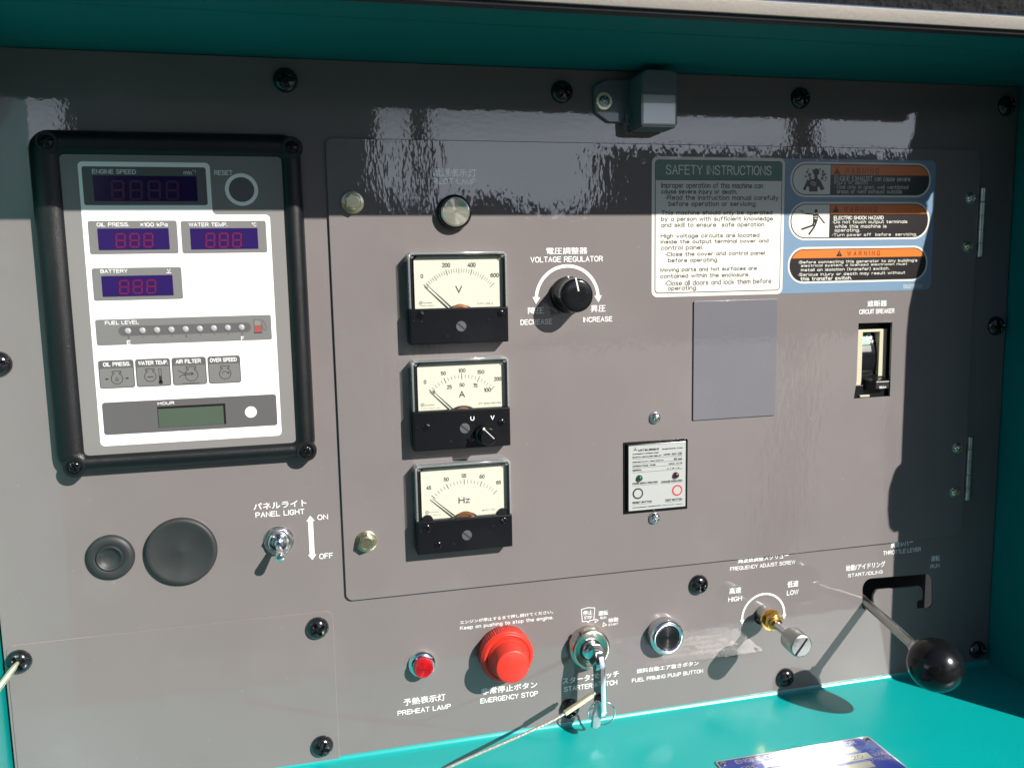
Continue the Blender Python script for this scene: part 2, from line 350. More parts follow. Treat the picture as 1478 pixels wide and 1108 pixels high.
# single-line engraver's alphabet: cap height 6, polylines separated by |
SF = {   # glyphs
'A': '0,0 2,6 4,0|.75,2.1 3.25,2.1', 'B': '0,0 0,6 2.4,6 3.4,5.7 3.7,4.7 3.4,3.6 2.4,3.2 0,3.2|2.4,3.2 3.6,2.8 4,1.7 3.6,.5 2.4,0 0,0',
'C': '4,4.6 3.6,5.5 2.7,6 1.6,6 .6,5.3 0,4 0,2 .6,.7 1.6,0 2.7,0 3.6,.5 4,1.4', 'D': '0,0 0,6 2,6 3.3,5.4 4,4 4,2 3.3,.6 2,0 0,0', 'E': '3.7,6 0,6 0,0 3.7,0|0,3.2 3.2,3.2', 'F': '3.6,6 0,6 0,0|0,3.1 3.1,3.1',
'G': '4,4.6 3.6,5.5 2.7,6 1.6,6 .6,5.3 0,4 0,2 .6,.7 1.6,0 2.7,0 3.6,.5 4.1,1.3 4.1,2.7 2.5,2.7', 'H': '0,0 0,6|4,0 4,6|0,3.2 4,3.2', 'I': '0,0 0,6', 'J': '2.8,6 2.8,1.4 2.3,.3 1.4,0 .5,.3 0,1.3',
'K': '0,0 0,6|3.9,6 0,2.4|1.3,3.6 4,0', 'L': '0,6 0,0 3.4,0', 'M': '0,0 0,6 2.3,0 4.6,6 4.6,0', 'N': '0,0 0,6 4,0 4,6', 'O': '1.6,0 .6,.7 0,2 0,4 .6,5.3 1.6,6 2.7,6 3.7,5.3 4.3,4 4.3,2 3.7,.7 2.7,0 1.6,0',
'P': '0,0 0,6 2.6,6 3.6,5.5 3.9,4.5 3.6,3.4 2.6,2.8 0,2.8', 'Q': '1.6,0 .6,.7 0,2 0,4 .6,5.3 1.6,6 2.7,6 3.7,5.3 4.3,4 4.3,2 3.7,.7 2.7,0 1.6,0|2.6,1.6 4.3,-.3', 'R': '0,0 0,6 2.6,6 3.6,5.5 3.9,4.5 3.6,3.5 2.6,3 0,3|2.4,3 4,0',
'S': '3.8,4.7 3.3,5.7 2.3,6 1.4,6 .5,5.6 .1,4.7 .5,3.7 1.5,3.3 2.6,2.8 3.6,2.4 4,1.5 3.6,.4 2.6,0 1.4,0 .4,.4 0,1.4', 'T': '2,0 2,6|0,6 4,6', 'U': '0,6 0,1.8 .6,.5 1.6,0 2.5,0 3.5,.5 4.1,1.8 4.1,6', 'V': '0,6 2,0 4,6', 'W': '0,6 1.4,0 2.8,6 4.2,0 5.6,6',
'X': '0,0 4,6|0,6 4,0', 'Y': '0,6 2,3 4,6|2,3 2,0', 'Z': '0,6 4,6 0,0 4,0',
'a': '3,4 3,0|3,3.1 2.3,3.9 1.4,4.1 .5,3.6 0,2.6 0,1.5 .5,.4 1.4,0 2.3,.2 3,1', 'b': '0,6 0,0|0,3.1 .7,3.9 1.6,4.1 2.5,3.6 3,2.6 3,1.5 2.5,.4 1.6,0 .7,.2 0,1', 'c': '3,3.1 2.3,3.9 1.4,4.1 .5,3.6 0,2.6 0,1.5 .5,.4 1.4,0 2.3,.2 3,1',
'd': '3,6 3,0|3,3.1 2.3,3.9 1.4,4.1 .5,3.6 0,2.6 0,1.5 .5,.4 1.4,0 2.3,.2 3,1', 'e': '0,2.1 3.1,2.1 3,3 2.5,3.8 1.6,4.1 .6,3.7 0,2.6 0,1.5 .6,.4 1.6,0 2.4,.2 3,.9', 'f': '2.1,6 1.3,6 .9,5.4 .9,0|0,4 2,4',
'g': '3,4 3,-.7 2.5,-1.7 1.6,-2 .7,-1.8 .2,-1.2|3,3.1 2.3,3.9 1.4,4.1 .5,3.6 0,2.6 0,1.5 .5,.4 1.4,0 2.3,.2 3,1', 'h': '0,6 0,0|0,2.8 .8,3.8 1.7,4.1 2.5,3.8 2.8,3 2.8,0', 'i': '.1,0 .1,4|.1,5.5 .1,6', 'j': '1,4 1,-1 .6,-1.8 0,-2|1,5.5 1,6',
'k': '0,6 0,0|2.8,4 0,1.4|1,2.3 2.9,0', 'l': '0,0 0,6', 'm': '0,0 0,4|0,3 .7,3.9 1.4,4.1 2.1,3.7 2.2,3 2.2,0|2.2,3 2.9,3.9 3.6,4.1 4.3,3.7 4.4,3 4.4,0', 'n': '0,0 0,4|0,2.8 .8,3.8 1.7,4.1 2.5,3.8 2.8,3 2.8,0',
'o': '1.5,0 .5,.5 0,1.5 0,2.6 .5,3.6 1.5,4.1 2.5,3.6 3,2.6 3,1.5 2.5,.5 1.5,0', 'p': '0,-2 0,4|0,3.1 .7,3.9 1.6,4.1 2.5,3.6 3,2.6 3,1.5 2.5,.4 1.6,0 .7,.2 0,1', 'q': '3,4 3,-2|3,3.1 2.3,3.9 1.4,4.1 .5,3.6 0,2.6 0,1.5 .5,.4 1.4,0 2.3,.2 3,1',
'r': '0,0 0,4|0,2.5 .6,3.6 1.3,4.1 1.9,4.1', 's': '2.7,3.3 2.1,4 .9,4 .2,3.4 .3,2.6 2.3,1.8 2.8,1 2.4,.2 1.4,0 .5,.1 0,.8', 't': '.9,5.6 .9,.8 1.3,.1 2.1,0|0,4 2,4', 'u': '0,4 0,1.2 .4,.3 1.2,0 2.1,.3 2.8,1.3|2.8,4 2.8,0', 'v': '0,4 1.5,0 3,4', 'w': '0,4 1.1,0 2.2,4 3.3,0 4.4,4',
'x': '0,0 3,4|0,4 3,0', 'y': '0,4 1.5,0|3,4 1.2,-1 .8,-1.8 .1,-2', 'z': '0,4 2.8,4 0,0 2.8,0',
'0': '1.5,0 .5,.7 0,2 0,4 .5,5.3 1.5,6 2.2,6 3.2,5.3 3.7,4 3.7,2 3.2,.7 2.2,0 1.5,0', '1': '.2,4.8 1.3,6 1.3,0', '2': '0,4.7 .5,5.6 1.4,6 2.5,6 3.4,5.5 3.6,4.6 3.2,3.4 0,0 3.8,0', '3': '.1,5 .8,5.8 1.8,6 3,5.7 3.5,4.7 3,3.6 1.6,3.2|1.6,3.2 3.2,2.8 3.7,1.7 3.2,.4 2,0 .8,.2 0,1.1',
'4': '2.9,0 2.9,6 0,1.8 4,1.8', '5': '3.4,6 .5,6 .2,3.2 1.3,3.8 2.4,3.8 3.3,3.2 3.7,2.1 3.4,.8 2.5,0 1.2,0 .4,.4 0,1.1', '6': '3.3,5.2 2.6,5.9 1.7,6 .7,5.3 0,3.8 0,1.8 .5,.6 1.5,0 2.4,0 3.3,.7 3.7,1.8 3.3,3 2.4,3.6 1.5,3.6 .5,3 0,2', '7': '0,6 3.7,6 1.3,0',
'8': '1.8,3.2 .6,3.8 .3,4.7 .7,5.6 1.8,6 2.9,5.6 3.3,4.7 3,3.8 1.8,3.2 .5,2.6 0,1.6 .5,.5 1.8,0 3.2,.5 3.7,1.6 3.2,2.6 1.8,3.2', '9': '.4,.8 1.1,.1 2,0 3,.7 3.7,2.2 3.7,4.2 3.2,5.4 2.2,6 1.3,6 .4,5.3 0,4.2 .4,3 1.3,2.4 2.2,2.4 3.2,3 3.7,4',
'.': '.2,0 .2,.5', ',': '.4,.4 0,-1', '-': '0,3 2.4,3', '/': '0,-.4 3.2,6.4', '(': '1.2,6.6 .3,5 0,3 .3,1 1.2,-.6', ')': '0,6.6 .9,5 1.2,3 .9,1 0,-.6', "'": '0,6.3 0,4.8', '=': '0,2 3,2|0,4 3,4', '~': '0,2.6 .8,3.4 1.6,3 2.4,2.6 3.2,3.4', '·': '.2,2.2 .7,2.2 .7,2.7 .2,2.7', '×': '0,1 3.4,5|0,5 3.4,1', ':': '.2,1 .2,1.5|.2,3.5 .2,4'}

_sf = {}
def strokes(s):
    if s in _sf: return _sf[s]
    x = 0; L = []
    for ch in s:
        if ch == ' ': x += 3.0; continue
        pl = [[tuple(map(float, q.split(','))) for q in p.split()] for p in SF[ch].split('|')]
        wd = max(q[0] for p in pl for q in p)
        for p in pl: L.append([(x+a, b) for a, b in p])
        x += wd+1.45
    _sf[s] = L; return L
_tc = {}
def glyphs(s):
    if s in _tc: return _tc[s]
    c = bpy.data.curves.new('type', 'FONT'); c.body = s; c.size = 1; c.resolution_u = 3
    o = bpy.data.objects.new('type', c); COL.objects.link(o); bpy.context.view_layer.update()
    me = bpy.data.meshes.new_from_object(o.evaluated_get(bpy.context.evaluated_depsgraph_get()))
    vs = [(v.co.x, v.co.y) for v in me.vertices]; fs = [tuple(p.vertices) for p in me.polygons]
    bpy.data.objects.remove(o); bpy.data.curves.remove(c); bpy.data.meshes.remove(me)
    _tc[s] = (vs, fs); return vs, fs
def text(s, box, z, m, parent, off=0, name='lettering', pen=None, **k):
    """set s so that its ink fills box = x0,y0,x1,y1"""
    X0, Y0, X1, Y1 = box
    if all(ch == ' ' or ch in SF for ch in s):
        L = strokes(s); P = [q for p in L for q in p]
        x0 = min(q[0] for q in P); x1 = max(q[0] for q in P); y0 = min(q[1] for q in P); y1 = max(q[1] for q in P)
        cap = (Y1-Y0)/(y1-y0+.7)*6
        pw = pen or (.125+off*2.2)*cap
        sx = (X1-X0-pw)/max(.01, x1-x0) if x1 > x0 else 1; sy = (Y1-Y0-pw)/(y1-y0)
        vs = []; fs = []
        for p in L:
            q = [Vector((X0+pw/2+(a-x0)*sx, Y0+pw/2+(b-y0)*sy)) for a, b in p]
            closed = (q[0]-q[-1]).length < 1e-6
            if closed: q = q[:-1]
            else:
                q[0] = q[0]+(q[0]-q[1]).normalized()*pw*.4; q[-1] = q[-1]+(q[-1]-q[-2]).normalized()*pw*.4
            v, f = stroke([tuple(a) for a in q], pw, closed); b = len(vs)
            vs += [(a, c, z+.008*(L.index(p) % 3)) for a, c in v]; fs += [tuple(b+i for i in t) for t in f]
        return mesh(name, vs, fs, m, parent, smooth=False, **k)
    vs, fs = glyphs(s); x0 = min(v[0] for v in vs); x1 = max(v[0] for v in vs); y0 = min(v[1] for v in vs); y1 = max(v[1] for v in vs)
    e = .016*(Y1-Y0)*(1 if off > .015 else 0)
    sx = (X1-X0-2*e)/(x1-x0); sy = (Y1-Y0-e)/(y1-y0)
    VV = []; FF = []
    fs = [t for f in fs for t in ([f] if len(f) == 3 else [(f[0], f[i], f[i+1]) for i in range(1, len(f)-1)])]
    for n_, (dx, dy) in enumerate(((-e, 0), (e, 0), (0, e)) if e else ((0, 0),)):
        b = len(VV); vv = [(X0+e+dx+(x-x0)*sx, Y0+dy+(y-y0)*sy, z+.012*n_) for x, y in vs]
        VV += vv; FF += [tuple(b+i for i in t) for t in orient(vv, fs)]
    return mesh(name, VV, FF, m, parent, smooth=False, **k)
def inst(name, src, parent, x, y, z=0, rz=0):
    """a copy of a part that shares its mesh"""
    o = bpy.data.objects.new(name, src if isinstance(src, bpy.types.Mesh) else src.data); COL.objects.link(o); o.parent = parent; ox = origin(parent)
    o.location = ((x-ox[0])*U, (y-ox[1])*U, (z-ox[2])*U); o.rotation_euler = (0, 0, rz); return o
def take(o):
    """keep only the mesh of an object built at the origin"""
    me = o.data; bpy.data.objects.remove(o); return me
def join_mesh(name, objs):
    bm = bmesh.new(); mats = []
    for o in objs:
        me = o.data; mm = me.materials[0]
        if mm not in mats: mats.append(mm)
        b = len(bm.faces); bm.from_mesh(me); bm.faces.ensure_lookup_table()
        for f in bm.faces[b:]: f.material_index = mats.index(mm)
    me = bpy.data.meshes.new(name); bm.to_mesh(me); bm.free()
    for m_ in mats: me.materials.append(m_)
    me.set_sharp_from_angle(angle=radians(35))
    for o in objs: bpy.data.objects.remove(o)
    return me
Z3 = (0, 0, 0)
# pan-head cross screw: dome with a real cross recess cut in as four-lobed hollow
def dome_screw(r, h, m, slot=.62, depth=.55):
    n = 64; rings = []
    R = [0, .06, .13, .2, .28, .36, .45, .55, .65, .75, .84, .91, .96, .99, 1.0]
    vs = [(0, 0, h*(1-depth))]; fs = []
    def cross(x, y):
        a = abs(x); b = abs(y); k = slot*r; wdt = .15*r
        ins = max(0, min(1, (k-max(a, b))/(.12*r)))*max(0, min(1, (wdt-min(a, b))/(.06*r)))
        return ins
    for f in R[1:]:
        for i in range(n):
            t = 2*pi*i/n; x, y = r*f*cos(t), r*f*sin(t); z = h*sqrt(max(0, 1-(f**2.4)))
            vs.append((x, y, z-cross(x, y)*h*depth))
    for i in range(n): fs.append((0, 1+i, 1+(i+1) % n))
    for j in range(len(R)-2):
        for i in range(n):
            a = 1+j*n; fs.append((a+i, a+n+i, a+n+(i+1) % n, a+(i+1) % n))
    return mesh('screw', vs, fs, m, None, org=Z3, ang=50)
def hexbolt(r, h, m):
    hx = circ(0, 0, r, 6, .3)
    return slab('bolt', hx, 0, h, m, None, b=.5, org=Z3)
# ------------------------------------------------------------------ housing (the setting)
def boxm(name, x0, x1, y0, y1, z0, z1, m, parent=None, b=.5, **k):
    return slab(name, rect(x0, y0, x1, y1), z0, z1, m, parent, b=b, back=True, **k)
def profx(name, prof, x0, x1, m, parent=None, b=.4, **k):
    """a profile drawn in (z, y), run along x"""
    return slab(name, prof, x0, x1, m, parent, b=b, back=True, xf=lambda v: (v[2], v[1], v[0]), **k)
st = lambda o: props(o, kind='structure')
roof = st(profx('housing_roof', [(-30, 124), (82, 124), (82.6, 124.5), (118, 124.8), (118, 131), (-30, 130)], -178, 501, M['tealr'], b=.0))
stl = st(profx('housing_side_wall', [(-30, -306), (146, -306), (146, 131), (-30, 131)], -181, -178, M['teal'], b=0))
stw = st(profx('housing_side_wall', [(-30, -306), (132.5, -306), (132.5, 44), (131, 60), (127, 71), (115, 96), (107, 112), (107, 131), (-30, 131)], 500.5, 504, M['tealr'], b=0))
# the door catch on the right wall's front edge, whose shadow falls on the panel
profx('door_catch', rpoly([(129, -50), (140, -48), (147, -58), (147.5, -73), (144.5, -88), (138, -97), (129, -99)], [1, 5, 8, 8, 6, 6, 1]), 500.6, 503.6, M['steel'], stw, b=.2,
      holes=[rpoly([(132.8, -66), (134.8, -66), (134.8, -88), (132.8, -88)], .9)])
sh = [(-4, -320), (-4, -302.6), (.35, -302.6), (.8, -304.0), (2.0, -305.3), (4.2, -306)] + [(122, -306), (124.5, -306.8), (126, -308.6), (126.4, -312), (126.4, -330)]
shelf = st(profx('shelf', sh, -178, 500.5, M['teal'], b=0, ang=50))
st(boxm('inner_compartment', -178, 501, -306, 124, -60, -55, M['dark'], b=0))
st(boxm('housing_body', -181, 504, -1250, -331, -600, 126, M['teal'], b=3))
lip = st(profx('roof_seal', rpoly([(118, 120.7), (124.2, 120.7), (125, 127.4), (118, 127.4)], 1.2), -178, 501, M['seal'], b=0))
strip = st(profx('roof_edge_strip', rpoly([(124.6, 122.8), (126.2, 122.8), (127.2, 129.3), (124.6, 129.3)], .5), -185, 508, M['alu'], b=0))
hatch = thing('hatch_door', 'raised hatch door with black lining above the control panel, top right of the photo', 'hatch', 160, 134, 122)
def hx(v):
    a, b, c = v; t = radians(62); return (a, 129.9+b*sin(t)+c*cos(t), 126.5+b*cos(t)-c*sin(t))
slab('hatch_lining', rect(-190, 0, 512, 420, 8), 0, 18, M['foam'], hatch, b=2, back=True, xf=lambda v: hx((v[0], v[1], v[2])))
slab('hatch_skin', rect(-192, -1, 514, 422, 8), 18, 21, M['teal'], hatch, b=1, back=True, xf=lambda v: hx((v[0], v[1], v[2])))

# the yard behind the viewer, seen as reflections in the gloss paint, plus added light blockers
conc = mat('yard_asphalt', (0.0292, 0.0292, 0.0292), .8, var=.12); wallm = mat('dark_cladding', (0.0146, 0.0161, 0.0175), .8, var=.2); tealw = mat('dull_teal', (0.0511, 0.0876, 0.0876), .7, var=.2)
hillm = mat('far_trees', (0.0088, 0.0146, 0.0088), .9, var=.4)
st(sheet('ground', [(-300000, -300000), (300000, -300000), (300000, 300000), (-300000, 300000)], 0, conc, xf=lambda v: (v[0], -1400, v[1])))
def yard(name, x0, x1, y1, z, m, d=300): return st(boxm(name, x0, x1, -1400, y1, z, z+d, m, b=0))
yard('viewer_stand_in', -1290, 505, 2600, 5000, wallm, 60)  # plain dark block standing in for the viewer's own reflection
yard('teal_patch_stand_in', -330, 470, 960, 4980, tealw, 15)  # made-up panel that gives the reflection its dull teal patch
yard('yard_post', 850, 985, 2600, 6000, wallm, 130)
yard('yard_post', 4090, 4250, 3000, 6000, wallm, 150)
yard('far_shed', 7800, 26000, 3150, 21000, wallm, 600)
yard('side_light_blocker', -42000, -6500, 5600, 16000, hillm, 1500)  # unseen block, added to cut the bright horizon light from the left
yard('side_light_blocker', 22000, 60000, 6500, 19000, hillm, 1500)  # the same on the right, added out of view to lower the fill light
hp = [(-90000, -1400)] + [(x*1000, 3300+500*sin(x*.9)+400*sin(x*.37+1)+random.uniform(-250, 250)) for x in [i*.5-90 for i in range(361)]] + [(90000, -1400)]
st(slab('tree_line', hp, 38000, 41000, hillm, b=0))

# ------------------------------------------------------------------ main panel
cp = thing('control_panel', 'dark grey painted metal control panel with white lettering, behind all the instruments', 'control panel', 160, -90)
slot = rpoly([(387.73, -249.42), (386.81, -226.13), (447.38, -228.19), (448.81, -255.13), (434.82, -254.88), (433.99, -247.15), (438.99, -248.52), (438.40, -236.83), (396.44, -235.65), (397.06, -250.51)], [3, 7, 7.5, 4, 2.2, 2, 3, 4.5, 4.5, 3], 6)
FX, FY = 306.3, -244.6
slab('face_plate', rect(-176.2, -318, 499.6, 123.6, 2), -2, 0, M['panel'], cp, b=.25, holes=[slot, circ(FX, FY, 6.4, 32), rect(30, -190, 460, 70)], org=None)
# thin blanking plate lower left
slab('cover_plate', rect(-174.6, -318, (8.70, -213.10)[0], (-14.39, -205.50)[1], 5), .02, .75, M['panel'], cp, b=.35)
pan = take(dome_screw(7.0, 4.6, M['bolt']))
for i, (px, py) in enumerate([(-3.38, 111.46), (161.51, 109.95), (326.30, 110.94), (489.42, 110.40), (490.77, -44.83), (489.81, -293.28), (325.25, -293.24), (256.38, -215.95), (-1.08, -215.85), (-1.77, -293.88), (-168.35, -215.58), (162.17, -293.25), (-164.19, -44.23)]):
    inst('screw', pan, cp, px, py, .7 if i in (8, 9, 10) else 0, random.uniform(0, 1.5))
Zp = .12
def T(s, box, par=cp, z=Zp, m='white', off=.0, **k): return text(s, box, z, M[m], par, off, **k)
T('パネルライト', (-34.76, -138.07, -3.77, -133.99), off=.022); T('PANEL LIGHT', (-33.84, -142.90, -5.15, -139.62), off=.012)
T('ON', (2.28, -147.45, 8.61, -144.22), off=.01); T('OFF', (2.24, -172.25, 10.48, -168.82), off=.01)
def arrow2(name, a, b, wd, hw, hl, z, par):
    a = Vector(a); b = Vector(b); d = (b-a).normalized(); n = Vector((-d.y, d.x)); P = lambda v: (v.x, v.y)
    return flat(name, [('poly', [P(a), P(a+d*hl+n*hw), P(a+d*hl+n*wd), P(b-d*hl+n*wd), P(b-d*hl+n*hw), P(b), P(b-d*hl-n*hw), P(b-d*hl-n*wd), P(a+d*hl-n*wd), P(a+d*hl-n*hw)])], z, M['white'], par)
arrow2('printed_arrow', ((-1.95, -144.72)[0], (-2.49, -144.37)[1]), ((-1.95, -144.72)[0], (-2.55, -172.25)[1]), 1.45, 2.5, 3.4, Zp, cp)
T('エンジンが停止するまで押し続けてください。', (88.69, -224.56, 151.50, -222.18), off=.02); T('Keep on pushing to stop the engine.', (88.57, -229.16, 151.45, -225.92), off=.008)
T('非常停止ボタン', (101.43, -274.90, 139.76, -270.41), off=.028); T('EMERGENCY STOP', (100.81, -280.71, 140.14, -277.26), off=.012)
T('予熱表示灯', (50.38, -274.99, 77.69, -270.23), off=.028); T('PREHEAT LAMP', (46.39, -281.14, 81.03, -277.84), off=.012)
T('スタータスイッチ', (157.36, -275.24, 197.74, -270.70), off=.028); T('STARTER SWITCH', (158.46, -280.69, 196.52, -277.20), off=.012)
T('停止', (172.37, -228.33, 179.01, -225.25), off=.02); T('STOP', (173.12, -231.22, 178.79, -229.18), off=.01)
T('運転', (183.18, -229.99, 190.07, -226.72), off=.02); T('RUN', (184.44, -232.57, 188.77, -230.75), off=.01)
T('始動', (190.32, -235.51, 197.35, -232.44), off=.02); T('START', (190.31, -238.04, 197.34, -236.45), off=.01)
flat('printed_marks', [('line', [(171.24, -224.06), (175.81, -223.33), (180.67, -224.09), (179.94, -232.32), (177.01, -232.56), (175.93, -233.59), (174.77, -232.68), (171.75, -232.70)], .42, True),
     ('line', [(180.82, -232.04), (180.80, -234.56), (183.06, -232.89)], .35, True), ('line', [(186.68, -235.07), (186.37, -237.76), (188.94, -237.10)], .35, True)], Zp, M['white'], cp)
T('燃料自動エア抜きボタン', (210.79, -274.79, 257.18, -271.43), off=.024); T('FUEL PRIMING PUMP BUTTON', (207.25, -280.87, 260.59, -278.04), off=.012)
T('周波数調整スクリュー', (286.28, -203.96, 325.81, -199.74), off=.024); T('FREQUENCY ADJUST SCREW', (280.40, -208.88, 331.11, -205.98), off=.012)
T('高速', (280.00, -225.57, 289.13, -221.11), off=.03); T('HIGH', (279.31, -231.27, 289.80, -227.82), off=.012); T('低速', (325.34, -225.80, 334.17, -221.10), off=.03); T('LOW', (325.14, -231.55, 334.36, -227.97), off=.012)
T('調速レバー', (409.47, -204.82, 428.32, -198.79), off=.024); T('THROTTLE LEVER', (403.16, -209.67, 435.35, -206.55), off=.012)
T('運転', (444.64, -218.73, 452.23, -214.39), off=.03); T('RUN', (444.46, -223.89, 452.22, -220.85), off=.01)
T('始動/アイドリング', (372.58, -218.55, 405.27, -214.11), off=.024); T('START/IDLING', (374.47, -223.56, 403.37, -220.66), off=.012)
def arcarrow(cx, cy, r, wd, a0, a1, hl, hw, z, par):
    p0 = arc(cx, cy, r, a0, a1); pc = [('line', p0, wd)]
    for a, s in ((a0, 1), (a1, -1)):
        t = radians(a); c = Vector((cx+r*cos(t), cy+r*sin(t))); tn = Vector((sin(t), -cos(t)))*s; rd = Vector((cos(t), sin(t)))
        pc.append(('poly', [tuple(c+rd*hw), tuple(c-rd*hw), tuple(c+tn*hl)]))
    return flat('printed_arrow', pc, z, M['white'], par)
arcarrow(306.9, -245.0, 16.6, 1.35, -2, 182, 3.2, 1.7, Zp, cp)
# ------------------------------------------------------------------ hinged instrument door
DZ = 2.0
dr = thing('instrument_door', 'large hinged grey door with rounded corners, carrying the three meters and the warning labels', 'panel door', 243, -60, 0)
win = [(374.94, -39.27), (401.88, -39.51), (402.39, -91.99), (373.10, -92.20), (374.97, -79.77)]
relb = (200.52, -160.46, 246.43, -112.00)
slab('door_plate', rect(17.2, -200.3, 469.0, 79.6, 4.5), .25, DZ, M['door'], dr, b=.35, holes=[ccw(win)], back=True)
hexm = take(hexbolt(5.2, 4.6, M['yzinc'])); wsh = take(lathe('washer', [(6.6, 0), (6.6, 1), (6.2, 1.2), (0, 1.2)], M['yzinc'], org=Z3, n=40))
for px, py in [(31.30, 42.83), (31.01, -162.94)]:
    b_ = inst('bolt', hexm, dr, px, py, DZ+1.0, random.random()); inst('washer', wsh, dr, px, py, DZ)
    d_ = lathe('bolt_dish', [(3.9, 4.62), (3.6, 4.7), (3.0, 4.15), (0, 4.05)], M['yzinc'], dr, x=px, y=py, org=None, cap=False, xf=lambda v: (v[0], v[1], v[2]+DZ+1.0))
    d_.name = 'bolt_head'
sm_ = take(dome_screw(3.5, 2.6, M['zinc'], .6, .6)); sy_ = take(dome_screw(3.3, 2.6, M['yzinc'], .6, .6)); ws_ = take(lathe('washer', [(4.1, 0), (4.1, .7), (3.9, .9), (0, .9)], M['zinc'], org=Z3, n=32))
for i, (px, py) in enumerate([(222.85, -96.62), (222.57, -164.91), (461.29, 46.12), (461.01, 12.38), (460.73, -133.29), (460.25, -166.51)]):
    inst('screw', sm_ if i < 3 else sy_, dr, px, py, DZ+.9, random.random()*2); inst('washer', ws_, dr, px, py, DZ)
for (x0, y0), (x1, y1) in ([(469.54, 53.32), (469.63, 4.96)], [(469.24, -125.08), (470.29, -173.11)]):
    xx = (x0+x1)/2; hg = boxm('hinge', xx-1.2, xx+3.2, y1, y0, 0, 1.6, M['steel'], dr, b=.2)
    for k in range(5):
        a = y1+(y0-y1)*k/5; b = y1+(y0-y1)*(k+1)/5
        lathe('hinge_knuckle', [(1.9, .15), (2.1, .35), (2.1, (b-a)-.35), (1.9, (b-a)-.15)], M['steel'], hg, n=20, xf=lambda v, a=a, xx=xx: (xx+1.4+v[0], a+v[2], 3.2+v[1]))
Zd = DZ+.12
def TD(s, box, **k): return T(s, box, dr, Zd, 'whited', **k)
TD('電源表示灯', (79.15, 58.05, 106.10, 62.93), off=.028); TD('PILOT LAMP', (79.16, 53.66, 105.71, 57.14), off=.012)
TD('電圧調整器', (149.48, 11.12, 176.54, 15.27), off=.03); TD('VOLTAGE REGULATOR', (139.22, 6.19, 186.88, 9.68), off=.012)
TD('降圧', (137.00, -25.76, 147.51, -21.54), off=.03); TD('DECREASE', (132.07, -32.45, 152.86, -29.14), off=.012)
TD('昇圧', (178.57, -25.78, 188.62, -21.47), off=.03); TD('INCREASE', (173.48, -32.08, 193.15, -28.85), off=.012)
TD('遮断器', (381.03, -27.97, 396.81, -23.70), off=.03); TD('CIRCUIT BREAKER', (374.96, -32.95, 403.17, -29.68), off=.012)
arcarrow(163.1, -16.8, 20.5, 2.0, 4, 176, 4.2, 2.5, Zd, dr)
bx = [(249.71, -20.51), (311.38, -20.79), (310.70, -100.26), (249.85, -99.96)]
slab('blank_plate', rect((bx[0][0]+bx[3][0])/2, (bx[2][1]+bx[3][1])/2, (bx[1][0]+bx[2][0])/2, (bx[0][1]+bx[1][1])/2, .8), DZ, DZ+1.1, M['blank'], dr, b=.25)

# ------------------------------------------------------------------ pilot lamp, knob
PX, PY = (91.52, 36.98)
pl = thing('pilot_lamp', 'round clear ribbed pilot lamp in a black bezel below the words PILOT LAMP', 'indicator lamp', PX, PY, DZ)
lathe('bezel', [(10.4, DZ), (10.4, 6.0), (9.9, 7.2), (9.2, 7.4), (8.9, 6.6)], M['gloss'], pl, PX, PY, n=64, cap=False)
ribm = mat('pilot_lens', (.62, .60, .52), .12, metal=.8, coat=1)
pr = [(8.95, 5.5), (8.9, 7.6), (8.5, 8.2)]
for k in range(9):
    r = 8.2-k*.9; pr += [(r, 8.25), (r-.42, 8.7), (max(0.01, r-.85), 8.25)]
lathe('lens', pr, ribm, pl, PX, PY, n=64, cap=False)
KX, KY = 163.3, -14.4
vk = thing('regulator_knob', 'glossy black round voltage regulator knob with a white pointer line', 'knob', KX, KY, DZ)
lathe('skirt', [(11.6, DZ), (11.6, 5.5), (11.0, 7.0), (9.6, 9.0)], M['gloss'], vk, KX, KY, n=64, cap=False)
lathe('grip', [(10.9, 7), (10.8, 8), (10.5, 19.5), (10.2, 21), (9.5, 21.9), (8.6, 22.2), (5, 22.35), (0, 22.4)], M['gloss'], vk, KX, KY, n=96, cap=False)
a_ = Vector((162.01, -3.53)); b_ = Vector((163.86, -11.76))
flat('pointer_line', [('line', [tuple(a_), tuple(b_)], .95)], 22.6, M['card'], vk)
d_ = (a_-Vector((KX, KY))).normalized()
boxm('pointer_edge', -.5, .5, 9.7, 11.9, 3.5, 8.2, M['card'], vk, b=.2, xf=lambda v: (KX+v[0]*d_.y+v[1]*d_.x, KY-v[0]*d_.x+v[1]*d_.y, v[2]))

